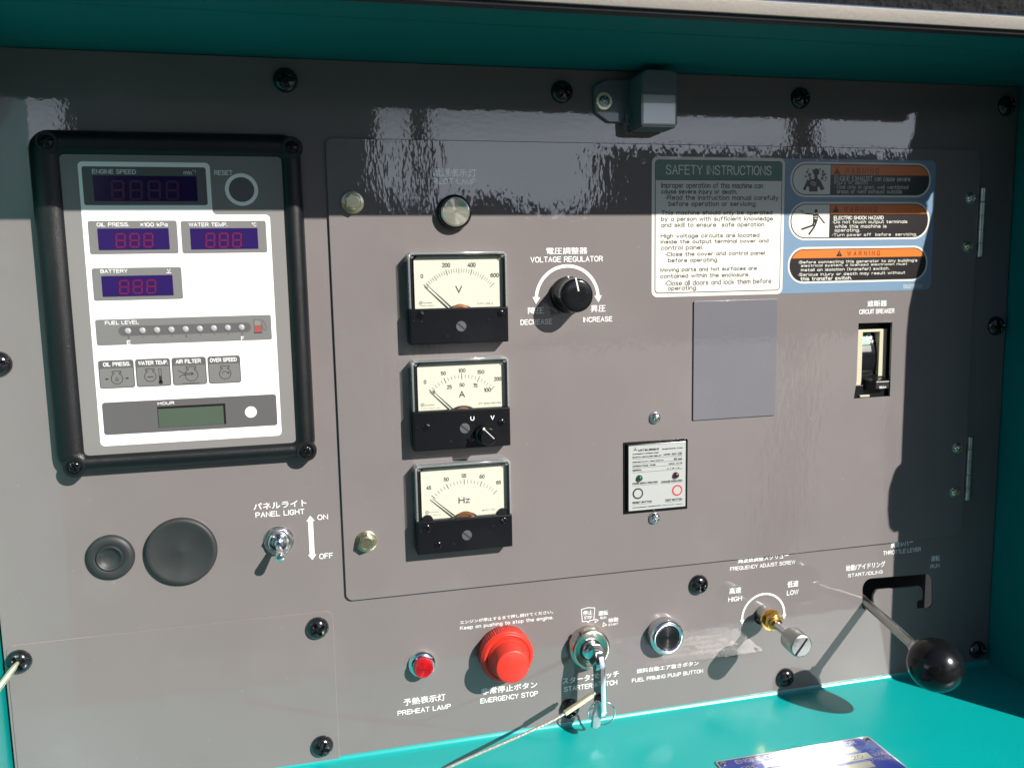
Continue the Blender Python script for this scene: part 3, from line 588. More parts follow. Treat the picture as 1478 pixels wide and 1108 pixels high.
# ------------------------------------------------------------------ analogue meters
MX0, MX1 = 61.3, 121.9
FZ = 12.0
def meter(name, label, yt, yb, yl, unit, pivot, R, numerals, majors, minors, uy, needle_a, small, extra=None):
    xc = (MX0+MX1)/2; yc = (yt+yb)/2
    t = thing(name, label, 'panel meter', xc, yc, DZ, 'square panel meters in a column')
    slab('case', rect(MX0+2.2, yb+2.2, MX1-2.2, yt-2.2, 1.5), DZ, 7.2, M['satin'], t, b=.2)
    slab('flange', rpoly([(MX0+.4, yt-5), (MX0+4, yt-.8), (MX1-4, yt-.8), (MX1-.4, yt-5), (MX1-.4, yb+5), (MX1-5, yb+.6), (MX0+5, yb+.6), (MX0+.4, yb+5)], .8), DZ, DZ+1.0, M['satin'], t, b=.2)
    dl = sheet('dial', rpoly([(65.4, yl-2), (120.0, yl-2), (120.0, yt-4.6), (117.6, yt-2.4), (67.8, yt-2.4), (65.4, yt-4.6)], .2), 8.0, M['dial'], t)
    # clear cover: walls and front pane
    slab('clear_cover', rect(MX0+.15, yl-.2, MX1-.15, yt-.1, 1.6), FZ-1.2, FZ, M['clear'], t, b=.6)
    for q in ([(MX0+.2, yl), (MX0+1.5, yl), (MX0+1.5, yt-1.6), (MX0+.2, yt-1.6)], [(MX1-1.5, yl), (MX1-.2, yl), (MX1-.2, yt-1.6), (MX1-1.5, yt-1.6)], [(MX0+1.4, yt-1.7), (MX1-1.4, yt-1.7), (MX1-1.4, yt-.2), (MX0+1.4, yt-.2)]):
        slab('cover_wall', q, DZ+1, FZ-.5, M['clearedge'], t, b=.4)
    for cx, sx in ((MX0, 1), (MX1, -1)):
        slab('cover_corner', rpoly([(cx+sx*.8, yt-.9), (cx+sx*5.2, yt-.9), (cx+sx*3.4, yt-3.4), (cx+sx*.8, yt-4.8)], .5), 6, FZ-1, M['clearedge'], t, b=.3)
    for x_ in (63.2, 120.3): boxm('inner_wall', x_-.35, x_+.35, yl, yt-3, 7.2, 11.5, M['satin'], t, b=.1)
    boxm('inner_wall', 64, 120, yt-2.3, yt-1.7, 7.2, 11.5, M['satin'], t, b=.1)
    lc = slab('lower_cover', rect(MX0, yb, MX1, yl, .9), DZ+1, FZ+.25, M['satin'], t, b=.9)
    Zl = FZ+.3
    def ms(px, py, r, slotted=False):
        if slotted:
            lathe('zero_adjust_screw', [(r, Zl-.5), (r, Zl+.3), (r*.93, Zl+.5), (0, Zl+.5)], mat('grey_plastic_screw', (0.073, 0.0766, 0.0803), .4) if 'grey_plastic_screw' not in bpy.data.materials else bpy.data.materials['grey_plastic_screw'], t, px, py, n=40, cap=False)
            flat('screw_slot', [('line', [(px-r*.72, py+r*.62), (px+r*.72, py-r*.62)], .7)], Zl+.56, M['bk2'], t)
        else: inst('screw', mscr, t, px, py, Zl-.3, random.random())
    ysc = yl-4.6
    for sx in screws[name]: ms(sx[0], sx[1], 2.4)
    ms(xc+extra_dx[name], yb+(yl-yb)*.48 if name != 'ammeter' else yb+(yl-yb)*.52, 3.2, True)
    # scale
    pc = []; px, py = pivot
    for a, l, w_ in majors: pc.append(('line', [(px+R*sin(radians(a)), py+R*cos(radians(a))), (px+(R-l)*sin(radians(a)), py+(R-l)*cos(radians(a)))], w_))
    for a, l, w_ in minors: pc.append(('line', [(px+(R-.6)*sin(radians(a)), py+(R-.6)*cos(radians(a))), (px+(R-.6-l)*sin(radians(a)), py+(R-.6-l)*cos(radians(a)))], w_))
    flat('scale_marks', pc, 8.12, M['ink'], t)
    for s, bx_ in numerals: text(s, bx_, 8.12, M['ink'], t, .03, name='numeral')
    text(unit[0], unit[1], 8.12, M['black'], t, .022, name='unit_letter')
    for s, bx_ in small: text(s, bx_, 8.12, M['ink'], t, .02, name='small_print')
    # needle and movement
    na = radians(needle_a); L = R-1.2
    n0 = (px+5*sin(na), py+5*cos(na)); n1 = (px+L*sin(na), py+L*cos(na)); nx, ny = cos(na), -sin(na)
    slab('needle', [(n0[0]-nx*.55, n0[1]-ny*.55), (n0[0]+nx*.55, n0[1]+ny*.55), (n1[0]+nx*.14, n1[1]+ny*.14), (n1[0]-nx*.14, n1[1]-ny*.14)], 9.6, 9.9, M['black'], t, b=0, back=True)
    sheet('dial_opening', [(px-9, yl-2)]+[(px+9.5*cos(radians(a)), yl-3.5+6.0*sin(radians(a))) for a in range(10, 171, 8)][::-1]+[(px+9, yl-2)], 8.1, M['dark'], t) if False else sheet('dial_opening', [(px+9.3*cos(radians(a)), yl-4.2+(6.0 if name != 'frequency_meter' else 7.2)*sin(radians(a))) for a in range(0, 181, 9)], 8.14, M['dark'], t)
    lathe('movement', [(7.2, 8.2), (7.2, 8.9), (5.5, 9.1), (5.2, 8.6), (3, 8.6), (2.6, 9.3), (0, 9.3)], M['copper'], t, px, py+(1.2 if name == 'frequency_meter' else .2), n=40, cap=False)
    return t, dl
mscr = take(dome_screw(2.5, 1.3, M['gloss'], .7, .7))
screws = {'voltmeter': [(68.11, -23.87), (117.31, -24.18)], 'ammeter': [(69.30, -91.85), (116.13, -91.60)], 'frequency_meter': [(67.72, -154.82), (116.44, -154.41), (74.33, -166.40)]}
extra_dx = {'voltmeter': .7, 'ammeter': 1.3, 'frequency_meter': .8}
def scale(a0, a1, nmaj, nmin, lM=3.6, lm=2.4, mid=0):
    Mj = [(a0+(a1-a0)*i/nmaj, lM, .38) for i in range(nmaj+1)]; mn = []
    for i in range(nmaj):
        for k in range(1, nmin): mn.append((a0+(a1-a0)*(i+k/nmin)/nmaj, lm*(1.25 if mid and k == nmin//2 else 1), .30 if mid and k == nmin//2 else .22))
    return Mj, mn
Mj, mn = scale(-48, 48, 3, 10, mid=1)
vm, _ = meter('voltmeter', 'topmost panel meter, cream dial marked V with scale 0 to 600', 13.3, -41.8, -20.2, ('V', (90.24, -11.30, 94.38, -7.05)), (92.7, -25.4), 29.3,
    [('0', (69.30, -2.15, 70.94, 0.37)), ('200', (82.43, 4.05, 87.45, 6.79)), ('400', (98.00, 3.92, 103.08, 6.68)), ('600', (112.10, -2.45, 117.45, 0.18))], Mj, mn, 0, -46,
    [('Kuwano', (70.30, -17.23, 75.79, -16.43)), ('TRR-65C', (67.94, -18.85, 76.96, -18.35)), ('= ⊓ ~ 2.5 ⊥', (103.64, -18.67, 113.53, -17.56))])
Mj, mn = scale(-47, 47, 4, 5, 3.6, 2.2)
am, _ = meter('ammeter', 'middle panel meter, dial marked A with double scale, selector knob on its lower cover', -50.9, -106.8, -82.3, ('A', (90.65, -75.43, 94.39, -71.45)), (92.7, -88.6), 28.0,
    [('0', (69.15, -65.97, 70.76, -63.47)), ('50', (79.75, -61.07, 82.91, -58.75)), ('100', (90.82, -59.92, 95.19, -57.52)), ('150', (102.43, -61.38, 106.91, -58.98)), ('200', (112.96, -66.25, 117.61, -63.72)),
     ('0', (74.59, -72.41, 76.02, -70.13)), ('25', (83.20, -69.76, 86.38, -67.32)), ('50', (91.14, -68.79, 94.33, -66.47)), ('75', (99.58, -69.65, 102.48, -67.18)), ('100', (106.46, -72.82, 110.96, -70.23))], Mj, mn, 0, -45,
    [('Kuwano', (69.33, -79.42, 75.14, -78.63)), ('TRR-65C4S', (66.93, -81.26, 78.16, -80.84)), ('CT 200/100/5A', (102.79, -80.46, 117.15, -79.36))])
Mj, mn = scale(-46, 46, 4, 5, 3.4, 2.2)
fm, _ = meter('frequency_meter', 'lowest panel meter, cream dial marked Hz with scale 45 to 65', -115.7, -172.0, -150.8, ('Hz', (88.57, -142.34, 95.81, -138.31)), (92.5, -155.8), 28.9,
    [('45', (68.57, -131.94, 71.70, -129.46)), ('50', (79.64, -127.42, 82.86, -124.93)), ('55', (90.85, -125.98, 93.96, -123.54)), ('60', (102.28, -127.37, 105.55, -124.92)), ('65', (112.93, -131.94, 116.09, -129.53))], Mj, mn, 0, -48,
    [('Kuwano', (69.91, -146.65, 75.95, -146.08)), ('TRC-65CF', (67.72, -148.57, 77.14, -148.17)), ('60~10', (103.39, -148.32, 111.81, -147.42))])
for nm, tt, (cx, cy) in (('v', vm, (68.82, -16.78)), ('a', am, (67.88, -78.72)), ('f', fm, (68.54, -146.27))):
    flat('maker_mark', [('line', circ(cx, cy, .95, 20), .2, True), ('line', circ(cx, cy, .45, 12), .15, True)], 8.12, M['ink'], tt)
for px_, py_ in [(68.55, -151.24), (116.39, -150.93)]:
    lathe('clamp', [(3.6, 8.2), (3.6, 9.4), (3.0, 9.9), (0, 9.9)], M['gloss'], fm, px_, py_, n=30, cap=False)
# ammeter selector knob and its lettering
AKX, AKY = (105.52, -98.25)
Zl = FZ+.36
text('U', (96.65, -89.49, 99.09, -86.84), Zl, M['white'], am, .03); text('V', (109.33, -89.75, 111.79, -87.02), Zl, M['white'], am, .03); text('W', (109.53, -103.20, 112.24, -101.11), Zl, M['white'], am, .03); text('OFF', (96.00, -102.68, 101.25, -100.90), Zl, M['face'], am, .01)
ak = lathe('selector_knob', [(6.2, FZ), (6.1, 16.5), (5.0, 17.5)], M['gloss'], am, AKX-.6, AKY, n=48, cap=False)
lathe('selector_grip', [(5.2, 16), (5.0, 23.4), (4.7, 23.9), (0, 24)], M['satin'], ak, AKX, AKY, n=48, cap=False, wob=lambda t, r, z: 1+.02*cos(t*18))
a_, b_ = (102.48, -92.97), (108.78, -99.34)
flat('selector_line', [('line', [a_, b_], .45)], 24.15, M['card'], ak)
lathe('selector_dot', [(.85, 24.1), (.7, 24.6), (0, 24.7)], M['card'], ak, a_[0], a_[1], n=16, cap=False)
# ------------------------------------------------------------------ engine monitor
mo = thing('engine_monitor', 'engine monitor unit with black textured frame, white faceplate and four purple digital displays, left side', 'monitor unit', -67, -12)
OUT = rect(-139.0, -106.5, 3.2, 81.0, 11, 10); INN = rect(-122.6, -96.9, -8.4, 67.2, 2.2, 10)
# frame: rounded cross-section between the outer and the inner outline
def frame_ring():
    n = len(OUT); prof = [(0, 0), (0, 3.2), (.05, 5.6), (.14, 7.6), (.28, 8.9), (.45, 9.4), (.62, 9.2), (.78, 8.6), (.87, 7.6), (.93, 6.6), (.96, 5.4)]
    vs = []; fs = []
    for f, z in prof:
        for i in range(n):
            a, b = ccw(OUT)[i], ccw(INN)[i]; vs.append((a[0]+(b[0]-a[0])*f, a[1]+(b[1]-a[1])*f, z))
    for r in range(len(prof)-1):
        for i in range(n):
            j = (i+1) % n; fs.append((r*n+i, r*n+j, (r+1)*n+j, (r+1)*n+i))
    return mesh('frame', vs, fs, M['plas'], mo, ang=55)
fr = frame_ring()
mscr2 = take(dome_screw(3.6, 1.7, M['gloss'], .72, .75))
for px, py in [(-128.27, 73.74), (-1.79, 72.84), (-2.30, -102.52), (-128.57, -102.91)]: 
    lathe('screw_boss', [(6.2, 6.0), (6.0, 9.2), (5.4, 9.9), (4.3, 9.9), (4.1, 8.9), (0, 8.9)], M['plas'], fr, px, py, n=40, cap=False)
    inst('screw', mscr2, mo, px, py, 8.95, random.random())
FZm = 6.0
fp = slab('faceplate', inset(ccw(INN), -1.0), 4, FZm, M['face'], mo, b=.0)
zz = FZm+.08
def MQ(name, box, m, r=1.0, z=zz): return sheet(name, rect(*box, r), z, M[m], mo)
# white area (with the step for the RESET key)
wa = [(-114.49, 64.22), (-46.83, 64.88), (-48.62, 35.83), (-15.99, 35.48), (-15.74, -92.33), (-114.90, -92.88)]
wx0 = (wa[0][0]+wa[5][0])/2; wx1 = wa[1][0]; wx2 = (wa[3][0]+wa[4][0])/2; wt = wa[0][1]; ws = (wa[2][1]+wa[3][1])/2; wb = (wa[4][1]+wa[5][1])/2
sheet('white_print_area', rpoly([(wx0, wt), (wx1, wt), (wx1, ws), (wx2, ws), (wx2, wb), (wx0, wb)], [2.4, 2.6, 2.4, 2.4, 2.4, 2.4]), zz, M['facew'], mo)
z2 = zz+.07; z3 = zz+.14; z4 = zz+.21; z5 = zz+.28
def cap(b): h = b[3]-b[1]; return (b[0]+.1, b[1]+.02*h, b[2]-.1, b[3]-.16*h)
def window(box, dbox, nd, m, rows, words, dm='disp', sm='seg'):
    MQ('display_surround', box, m, 1.2, z2)
    x0, y0, x1, y1 = dbox; d = sheet('display', rect(x0, y0, x1, y1, .3), z3, M[dm], mo)
    sx0, sy0, sx1, sy1 = rows; wd = (sx1-sx0)/(nd+(nd-1)*.62); hh = sy1-sy0; tk = .85*hh/7.4
    for i in range(nd):
        a = sx0+i*wd*1.62; P_ = []
        sl_ = lambda x, y: (a+x+(y/hh)*.45, sy0+y)
        g = .25; h2 = hh/2
        for s in ([(g, 0), (wd-g, 0)], [(g, h2), (wd-g, h2)], [(g, hh), (wd-g, hh)], [(0, g), (0, h2-g)], [(wd, g), (wd, h2-g)], [(0, h2+g), (0, hh-g)], [(wd, h2+g), (wd, hh-g)]):
            P_.append(('line', [sl_(*s[0]), sl_(*s[1])], tk))
        flat('digit', P_, z4, M[sm], d)
    for s, b in words: text(s, cap(b), z3, M['facew'], mo, .012)
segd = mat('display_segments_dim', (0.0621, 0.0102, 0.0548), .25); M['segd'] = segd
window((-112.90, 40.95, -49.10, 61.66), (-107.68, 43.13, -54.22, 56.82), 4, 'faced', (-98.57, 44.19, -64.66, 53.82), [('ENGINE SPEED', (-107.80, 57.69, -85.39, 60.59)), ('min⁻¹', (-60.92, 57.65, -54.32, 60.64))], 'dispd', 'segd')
window((-112.08, 14.39, -66.23, 32.57), (-107.46, 16.63, -70.77, 28.39), 3, 'facek', (-98.41, 18.21, -79.62, 25.41), [('OIL PRESS.', (-107.65, 29.40, -90.92, 31.96)), ('×100 kPa', (-85.42, 29.28, -71.05, 31.87))])
window((-64.24, 14.30, -18.31, 32.29), (-59.54, 16.42, -23.09, 28.19), 3, 'facek', (-51.39, 17.68, -32.59, 25.24), [('WATER TEMP.', (-60.02, 29.13, -39.26, 31.65)), ('℃', (-26.16, 29.13, -23.53, 31.58))])
window((-112.03, -11.03, -65.50, 6.90), (-107.39, -8.91, -70.43, 2.54), 3, 'facek', (-98.43, -7.24, -79.93, -0.17), [('BATTERY', (-107.58, 4.13, -93.57, 6.56)), ('V', (-73.16, 4.13, -71.13, 6.27))])
flat('underline', [('line', [(-73.53, 3.69), (-70.95, 3.73)], .3)], z3, M['facew'], mo)
text('RESET', (-44.60, 57.52, -34.87, 60.20), zz, M['facew'], mo, .012)
rx, ry = (-30.48, 49.63)
rr = sheet('reset_ring', circ(rx, ry, 9.0, 56), zz, M['facew'], mo, holes=[circ(rx, ry, 6.9, 56)]); sheet('reset_key', circ(rx, ry, 6.95, 56), zz-.02, M['faced'], mo)
# fuel gauge
MQ('gauge_strip', (-112.39, -35.79, -18.36, -21.33), 'facek', 1.2, z2)
text('FUEL LEVEL', (-107.30, -24.34, -89.81, -22.31), z3, M['facew'], mo, .012)
g0 = (-95.87, -28.25); g1 = (-34.99, -28.01); gy = (g0[1]+g1[1])/2; gm = (-100.70, -30.43, -29.75, -24.89)
sheet('gauge_slot', rect(gm[0], gy-2.75, gm[2], gy+2.75, 2.7, 10), z3, M['faced'], mo)
dotm = take(lathe('led', [(1.75, 0), (1.6, .25), (1.1, .5), (.01, .6)], M['dot'], org=Z3, n=24, cap=False))
tk = []
for i in range(9):
    gx = g0[0]+(g1[0]-g0[0])*i/8; inst('led', dotm, mo, gx, gy, z4)
    tk.append(('line', [(gx+.2, gy-3.0), (gx+.2, gy-(4.6 if i % 4 == 0 else 3.9))], .9 if i % 4 == 0 else .5))
flat('gauge_ticks', tk, z3, M['faced'], mo)
text('E', (-96.78, -35.54, -94.83, -33.34), z3, M['facew'], mo, .02); text('F', (-35.59, -35.62, -33.97, -33.33), z3, M['facew'], mo, .02)
# pump symbol
pb0 = (-27.95, -31.46, -23.95, -24.03)
flat('pump_symbol', [('line', rect(pb0[0], pb0[1], pb0[2], pb0[3]), .4, True), ('line', [(-24.13, -27.24), (-23.30, -27.44), (-23.24, -29.44), (-22.03, -30.18), (-21.13, -29.08), (-21.99, -26.44), (-23.12, -24.06)], .45), ('line', [(-28.30, -31.62), (-23.78, -31.60)], .5)], z3, M['faced'], mo)
flat('pump_window', [('poly', rect(pb0[0]+.3, (pb0[1]+pb0[3])/2+.6, pb0[2]-.3, pb0[3]-.3))], z3-.02, M['face'], mo)
flat('pump_lamp', [('poly', rect(pb0[0]+.3, pb0[1]+.3, pb0[2]-.3, (pb0[1]+pb0[3])/2+.4))], z3-.02, mat('pump_lamp_red', (0.2774, 0.0657, 0.0584), .3), mo)
# four warning windows with engine symbols
def engine(cx, cy, r):
    p = arc(cx, cy, r, 118, 422, 30)
    return [('line', p+[(cx+r*.45, cy+r*1.05), (cx+r*.75, cy+r*1.05), (cx+r*.75, cy+r*1.4), (cx-r*.75, cy+r*1.4), (cx-r*.75, cy+r*1.05), (cx-r*.45, cy+r*1.05)], .34, True)]
wins = [('OIL PRESS.', (-112.67, -60.06, -94.11, -44.20), (-110.06, -46.90, -95.91, -45.23)), ('WATER TEMP.', (-93.42, -60.09, -74.91, -44.16), (-91.77, -46.77, -76.10, -45.14)),
        ('AIR FILTER', (-74.11, -60.03, -55.59, -44.10), (-71.88, -46.86, -58.34, -45.03)), ('OVER SPEED', (-54.77, -59.95, -36.82, -44.01), (-53.39, -46.88, -38.71, -45.07))]
wy0 = sum(q[1][1] for q in wins)/4; wy1 = sum(q[1][3] for q in wins)/4
for i, (s, b, tb) in enumerate(wins):
    b = (b[0], wy0, b[2], wy1)
    wn = sheet('lamp_window_border', rect(*b, 1.5), z2, M['faced'], mo)
    sheet('lamp_window', rect(b[0]+.6, b[1]+.6, b[2]-.6, b[1]+(b[3]-b[1])*.71, .8), z3, mat('lamp_window_grey', (0.146, 0.1424, 0.1402), .4) if 'lamp_window_grey' not in bpy.data.materials else bpy.data.materials['lamp_window_grey'], wn)
    text(s, (tb[0], b[1]+(b[3]-b[1])*.785, tb[2], b[1]+(b[3]-b[1])*.925), z3, M['facew'], wn, .02)
    cx, cy = (b[0]+b[2])/2, b[1]+(b[3]-b[1])*.34; r = 3.0
    if i == 0: pc = engine(cx, cy, r)+[('poly', circ(cx-5.3, cy, .5, 10)), ('line', [(cx-6.3, cy), (cx-4.3, cy)], .35), ('poly', circ(cx+5.3, cy, .5, 10)), ('line', [(cx+6.3, cy), (cx+4.3, cy)], .35), ('line', circ(cx, cy-.6, .7, 12), .3, True), ('line', [(cx, cy+.3), (cx, cy+1.1)], .3)]
    elif i == 1: pc = engine(cx-1.7, cy+.5, r)+[('line', [(cx-3.3, cy+.2), (cx-.2, cy+.2)], .5), ('line', rect(cx+3.0, cy-3, cx+4.2, cy+4.6), .25, True), ('poly', rect(cx+3.0, cy-3, cx+4.2, cy+.6)), ('poly', circ(cx+3.6, cy-3.2, 1.2, 16))]
    elif i == 2: pc = engine(cx+1, cy+.3, r*1.15)+[('line', [(cx-6, cy+3.2), (cx-4.3, cy+2), (cx-2.8, cy+1.3), (cx+1, cy+1.3)], .34), ('line', [(cx-6, cy-.9), (cx-4.3, cy+.3), (cx-2.8, cy+.6), (cx+1, cy+.6)], .34), ('poly', [(cx+1, cy+2), (cx+2.3, cy+.95), (cx+1, cy-.1)]), ('line', [(cx-4, cy-4.4), (cx+5, cy-4.4)], .25)]
    else: pc = engine(cx+.3, cy+.2, r*1.05)+[('line', arc(cx+.3, cy-.2, 1.7, 160, 30, 12), .34), ('poly', [(cx+2.6, cy+1.1), (cx+1.2, cy+1.0), (cx+2.4, cy-.2)])]
    flat('engine_symbol', pc, z4, M['black'], wn)
# hour meter
hb = (-112.38, -85.29, -17.90, -68.26); hb = (hb[0], (-67.72, -86.36)[1], hb[2], (-66.53, -67.80)[1])
MQ('hour_strip', hb, 'faced', 1.6, z2)
text('HOUR', (-83.02, -70.72, -74.23, -69.03), z3, M['facew'], mo, .022)
lb = (-83.50, -83.63, -46.59, -71.94); lb = (lb[0], (-65.52, -83.86)[1], lb[2], (-64.75, -71.73)[1])
sheet('lcd_recess_shade', rect(*lb), z3, M['bk2'], mo); sheet('lcd', rect(lb[0]+.3, lb[1]+.1, lb[2]-1.2, lb[3]-1.3), z4, M['lcd'], mo)  # black left showing along top and right is recess shade, drawn flat
hx_, hy_ = (-32.63, -77.68); lathe('hour_key', [(3.35, z3), (3.2, z3+.3), (0, z3+.4)], M['facew'], mo, hx_, hy_, n=40, cap=False)

# ------------------------------------------------------------------ safety label
sa = thing('safety_label', 'wide blue and white safety instructions sticker with green header and three orange warning boxes', 'safety sticker', 335, 22, DZ)
c0 = (220.07, 70.93); c1 = (432.20, 72.44); c2 = (432.15, -17.21); c3 = (220.30, -17.31)
bx0 = (c0[0]+c3[0])/2; bx1 = (c1[0]+c2[0])/2; byt = (c0[1]+c1[1])/2; byb = (c2[1]+c3[1])/2
L0 = DZ+.10; L1 = L0+.08; L2 = L1+.08; L3 = L2+.08; L4 = L3+.08
slab('sticker', rect(bx0+2, byb, bx1, byt, 4.5), DZ, L0, M['blue'], sa, b=0)
cx1 = ((314.88, 70.46)[0]+(314.94, -15.88)[0])/2
sheet('card', rect(bx0, byb-.2, cx1, byt+.2, 4), L1, M['card'], sa)
ix0 = bx0+2.1; ix1 = cx1-1.9; iy0 = byb+2.2; iy1 = byt-1.8
sheet('card_border', rect(ix0, iy0, ix1, iy1, 2.6), L2, M['bk2'], sa)
sheet('card_face', rect(ix0+.5, iy0+.5, ix1-.5, iy1-.5, 2.2), L3, M['card'], sa)
gy0 = (265.70, 57.57)[1]
sheet('green_header', rpoly([(ix0+.5, gy0), (ix1-.5, gy0), (ix1-.5, iy1-.5), (ix0+.5, iy1-.5)], [0, 0, 2.2, 2.2]), L4, M['green'], sa)
flat('header_line', [('poly', rect(ix0+.5, gy0-.5, ix1-.5, gy0))], L4, M['bk2'], sa)
text('SAFETY INSTRUCTIONS', (229.65, 60.61, 304.88, 66.70), L4+.08, M['card'], sa, .0)
hw = 0
lines = [('Improper operation of this machine can', (226.50, 51.11, 298.91, 55.72)), ('cause severe injury or death.', (226.51, 47.68, 280.09, 51.47)), ('·Read the instruction manual carefully', (229.74, 43.75, 310.37, 47.80)), ('before operation or servicing.', (231.71, 39.81, 294.44, 43.83)),
 ('This machine should only be operated', (226.57, 34.46, 306.13, 37.93)), ('by a person with sufficient knowledge', (226.58, 30.37, 306.66, 34.10)), ('and skill to ensure  safe operation.', (226.60, 26.53, 301.24, 30.29)),
 ('High voltage circuits are located', (226.35, 19.73, 296.93, 23.19)), ('inside the output terminal cover and', (226.36, 16.13, 303.71, 19.43)), ('control panel.', (226.38, 12.01, 256.16, 15.81)), ('·Close the cover and control panel', (229.63, 8.09, 301.05, 11.48)), ('before operating.', (231.48, 4.05, 267.24, 7.56)),
 ('Moving parts and hot surfaces are', (226.15, -1.83, 295.44, 1.44)), ('contained within the enclosure.', (226.16, -5.34, 290.17, -2.47)), ('·Close all doors and lock them before', (229.43, -10.22, 306.40, -6.79)), ('operating.', (231.43, -14.06, 252.41, -10.33))]
for s, b in lines: text(s, b, L4, M['ink'], sa, pen=.48)
# three warning boxes
def capsule(b, wt, oy, pict=None, px=None):
    x0, y0, x1, y1 = b; r = (y1-y0)/2
    c = sheet('warning_box', rect(x0, y0, x1, y1, r*.98, 14), L1, M['card'], sa)
    sheet('box_black', rect(x0+1.3, y0+1.3, x1-1.3, y1-1.3, (r-1.3)*.98, 14), L2, M['bk2'], c)
    e = 1.9; q = rect(x0+e, y0+e, x1-e, y1-e, (r-e)*.98, 14)
    xl = px if px else x0-5
    band = clip(clip(q, 1, oy, 1), 0, xl, 1); sheet('orange_band', band, L3, M['orange'], c)
    if px: sheet('picture_field', clip(q, 0, px-.5, -1), L3, M['card'], c)
    return c
def clip(p, ax, v, sgn):
    """keep the side of polygon p where sgn*(coord-v) >= 0"""
    out = []
    for i in range(len(p)):
        a, b = p[i-1], p[i]; da, db = sgn*(a[ax]-v), sgn*(b[ax]-v)
        if (da >= 0) != (db >= 0):
            t = da/(da-db); out.append((a[0]+(b[0]-a[0])*t, a[1]+(b[1]-a[1])*t))
        if db >= 0: out.append(b)
    return out
def tri_sign(x, y, h, c, m='bk2', m2='orange'):
    flat('alert_triangle', [('poly', [(x-h*.56, y), (x+h*.56, y), (x, y+h)])], L4, M[m], c)
    flat('alert_mark', [('line', [(x, y+h*.30), (x, y+h*.68)], .3), ('poly', circ(x, y+h*.14, .2, 8))], L4+.06, M[m2], c)
b1 = (319.09, 46.63, 428.25, 69.80); b2 = (318.63, 18.09, 428.64, 43.58); b3 = (318.61, -10.82, 428.55, 13.57)
k1 = capsule(b1, 0, (376.71, 61.44)[1], True, (349.60, 58.96)[0])
k2 = capsule(b2, 0, (377.75, 35.40)[1], True, (349.72, 32.23)[0])
k3 = capsule(b3, 0, (378.92, 6.13)[1])
tx = lambda s, b, c, m='bk2', off=0: text(s, b, L4, M[m], c, off)
tx('W A R N I N G', (360.29, 62.11, 386.29, 66.09), k1); tx('W A R N I N G', (360.12, 36.65, 385.79, 40.41), k2); tx('W A R N I N G', (363.85, 7.03, 389.61, 10.54), k3)
p_ = (354.11, 62.05); tri_sign(p_[0], p_[1], 4.2, k1); p_ = (353.90, 36.66); tri_sign(p_[0], p_[1], 4.4, k2); p_ = (357.58, 6.98); tri_sign(p_[0], p_[1], 4.2, k3)
tx('ENGINE EXHAUST can cause severe', (352.27, 57.38, 411.48, 60.78), k1, 'card'); tx('injury or death.', (352.06, 54.45, 378.43, 57.69), k1, 'card'); tx('· Use only in open, well ventilated', (351.85, 51.39, 410.14, 54.91), k1, 'card'); tx('areas or vent exhaust outside.', (354.25, 49.12, 405.76, 52.02), k1, 'card')
tx('ELECTRIC SHOCK HAZARD', (352.52, 31.68, 391.48, 34.14), k2, 'card', .03); tx('·Do not touch output terminals', (351.70, 28.46, 410.46, 31.33), k2, 'card', .02); tx('while this machine is', (353.49, 26.02, 393.97, 28.38), k2, 'card', .02); tx('operating.', (353.44, 22.91, 373.07, 25.76), k2, 'card', .02); tx('·Turn power off  before  servicing.', (351.68, 19.95, 418.55, 22.57), k2, 'card', .02)
tx("·Before connecting this generator to any building's", (326.35, 2.01, 419.77, 4.58), k3, 'card', .03); tx('electrical system, a licensed electrician must', (328.40, -0.18, 411.69, 2.05), k3, 'card', .03); tx('install an isolation (transfer) switch.', (328.48, -2.89, 397.50, -0.51), k3, 'card', .03)
tx('·Serious injury or death may result without', (326.28, -6.37, 410.34, -3.80), k3, 'card', .03); tx('this transfer switch.', (328.19, -8.99, 367.97, -6.35), k3, 'card', .03)
text('B92110140', (409.76, -15.85, 424.96, -13.37), L1, M['card'], sa, 0)
# exhaust picture: figure wrapped in smoke
smoke = [('poly', circ(x, y, r, 14)) for x, y, r in [(*(331.31, 63.04), .9), (*(333.18, 61.21), 1.3), (*(330.49, 60.14), .8), (*(333.86, 58.84), 1.1), (*(343.16, 63.55), 1.0), (*(343.54, 61.30), 1.3), (*(345.74, 59.46), .8), (*(342.70, 58.91), 1.1), (*(332.17, 64.63), .6), (*(344.90, 61.84), .8), (*(335.68, 64.14), .8), (*(340.98, 64.98), .7), (*(331.47, 57.51), .6), (*(345.19, 57.60), .6)]]
flat('smoke_print', smoke, L4, M['facek'], k1)
hd = (338.14, 63.10)
flat('figure_print', [('poly', circ(hd[0], hd[1], 2.35, 24)), ('poly', [(336.84, 60.85), (339.28, 60.87), (339.34, 58.89), (341.52, 57.58), (344.91, 52.02), (342.03, 50.95), (340.73, 53.33), (339.50, 53.59), (339.60, 50.27), (333.05, 50.25), (333.11, 53.29), (331.28, 53.55), (330.45, 50.90), (328.31, 51.68), (331.47, 57.51), (336.91, 58.60)])], L4+.05, M['bk2'], k1)
lg = (336.07, 55.95); flat('lung_print', [('line', circ(lg[0]-.9, lg[1], 1.0, 14), .3, True), ('line', circ(lg[0]+.9, lg[1]-.6, 1.0, 14), .3, True)], L4+.1, M['card'], k1)
h2 = (338.78, 37.49)
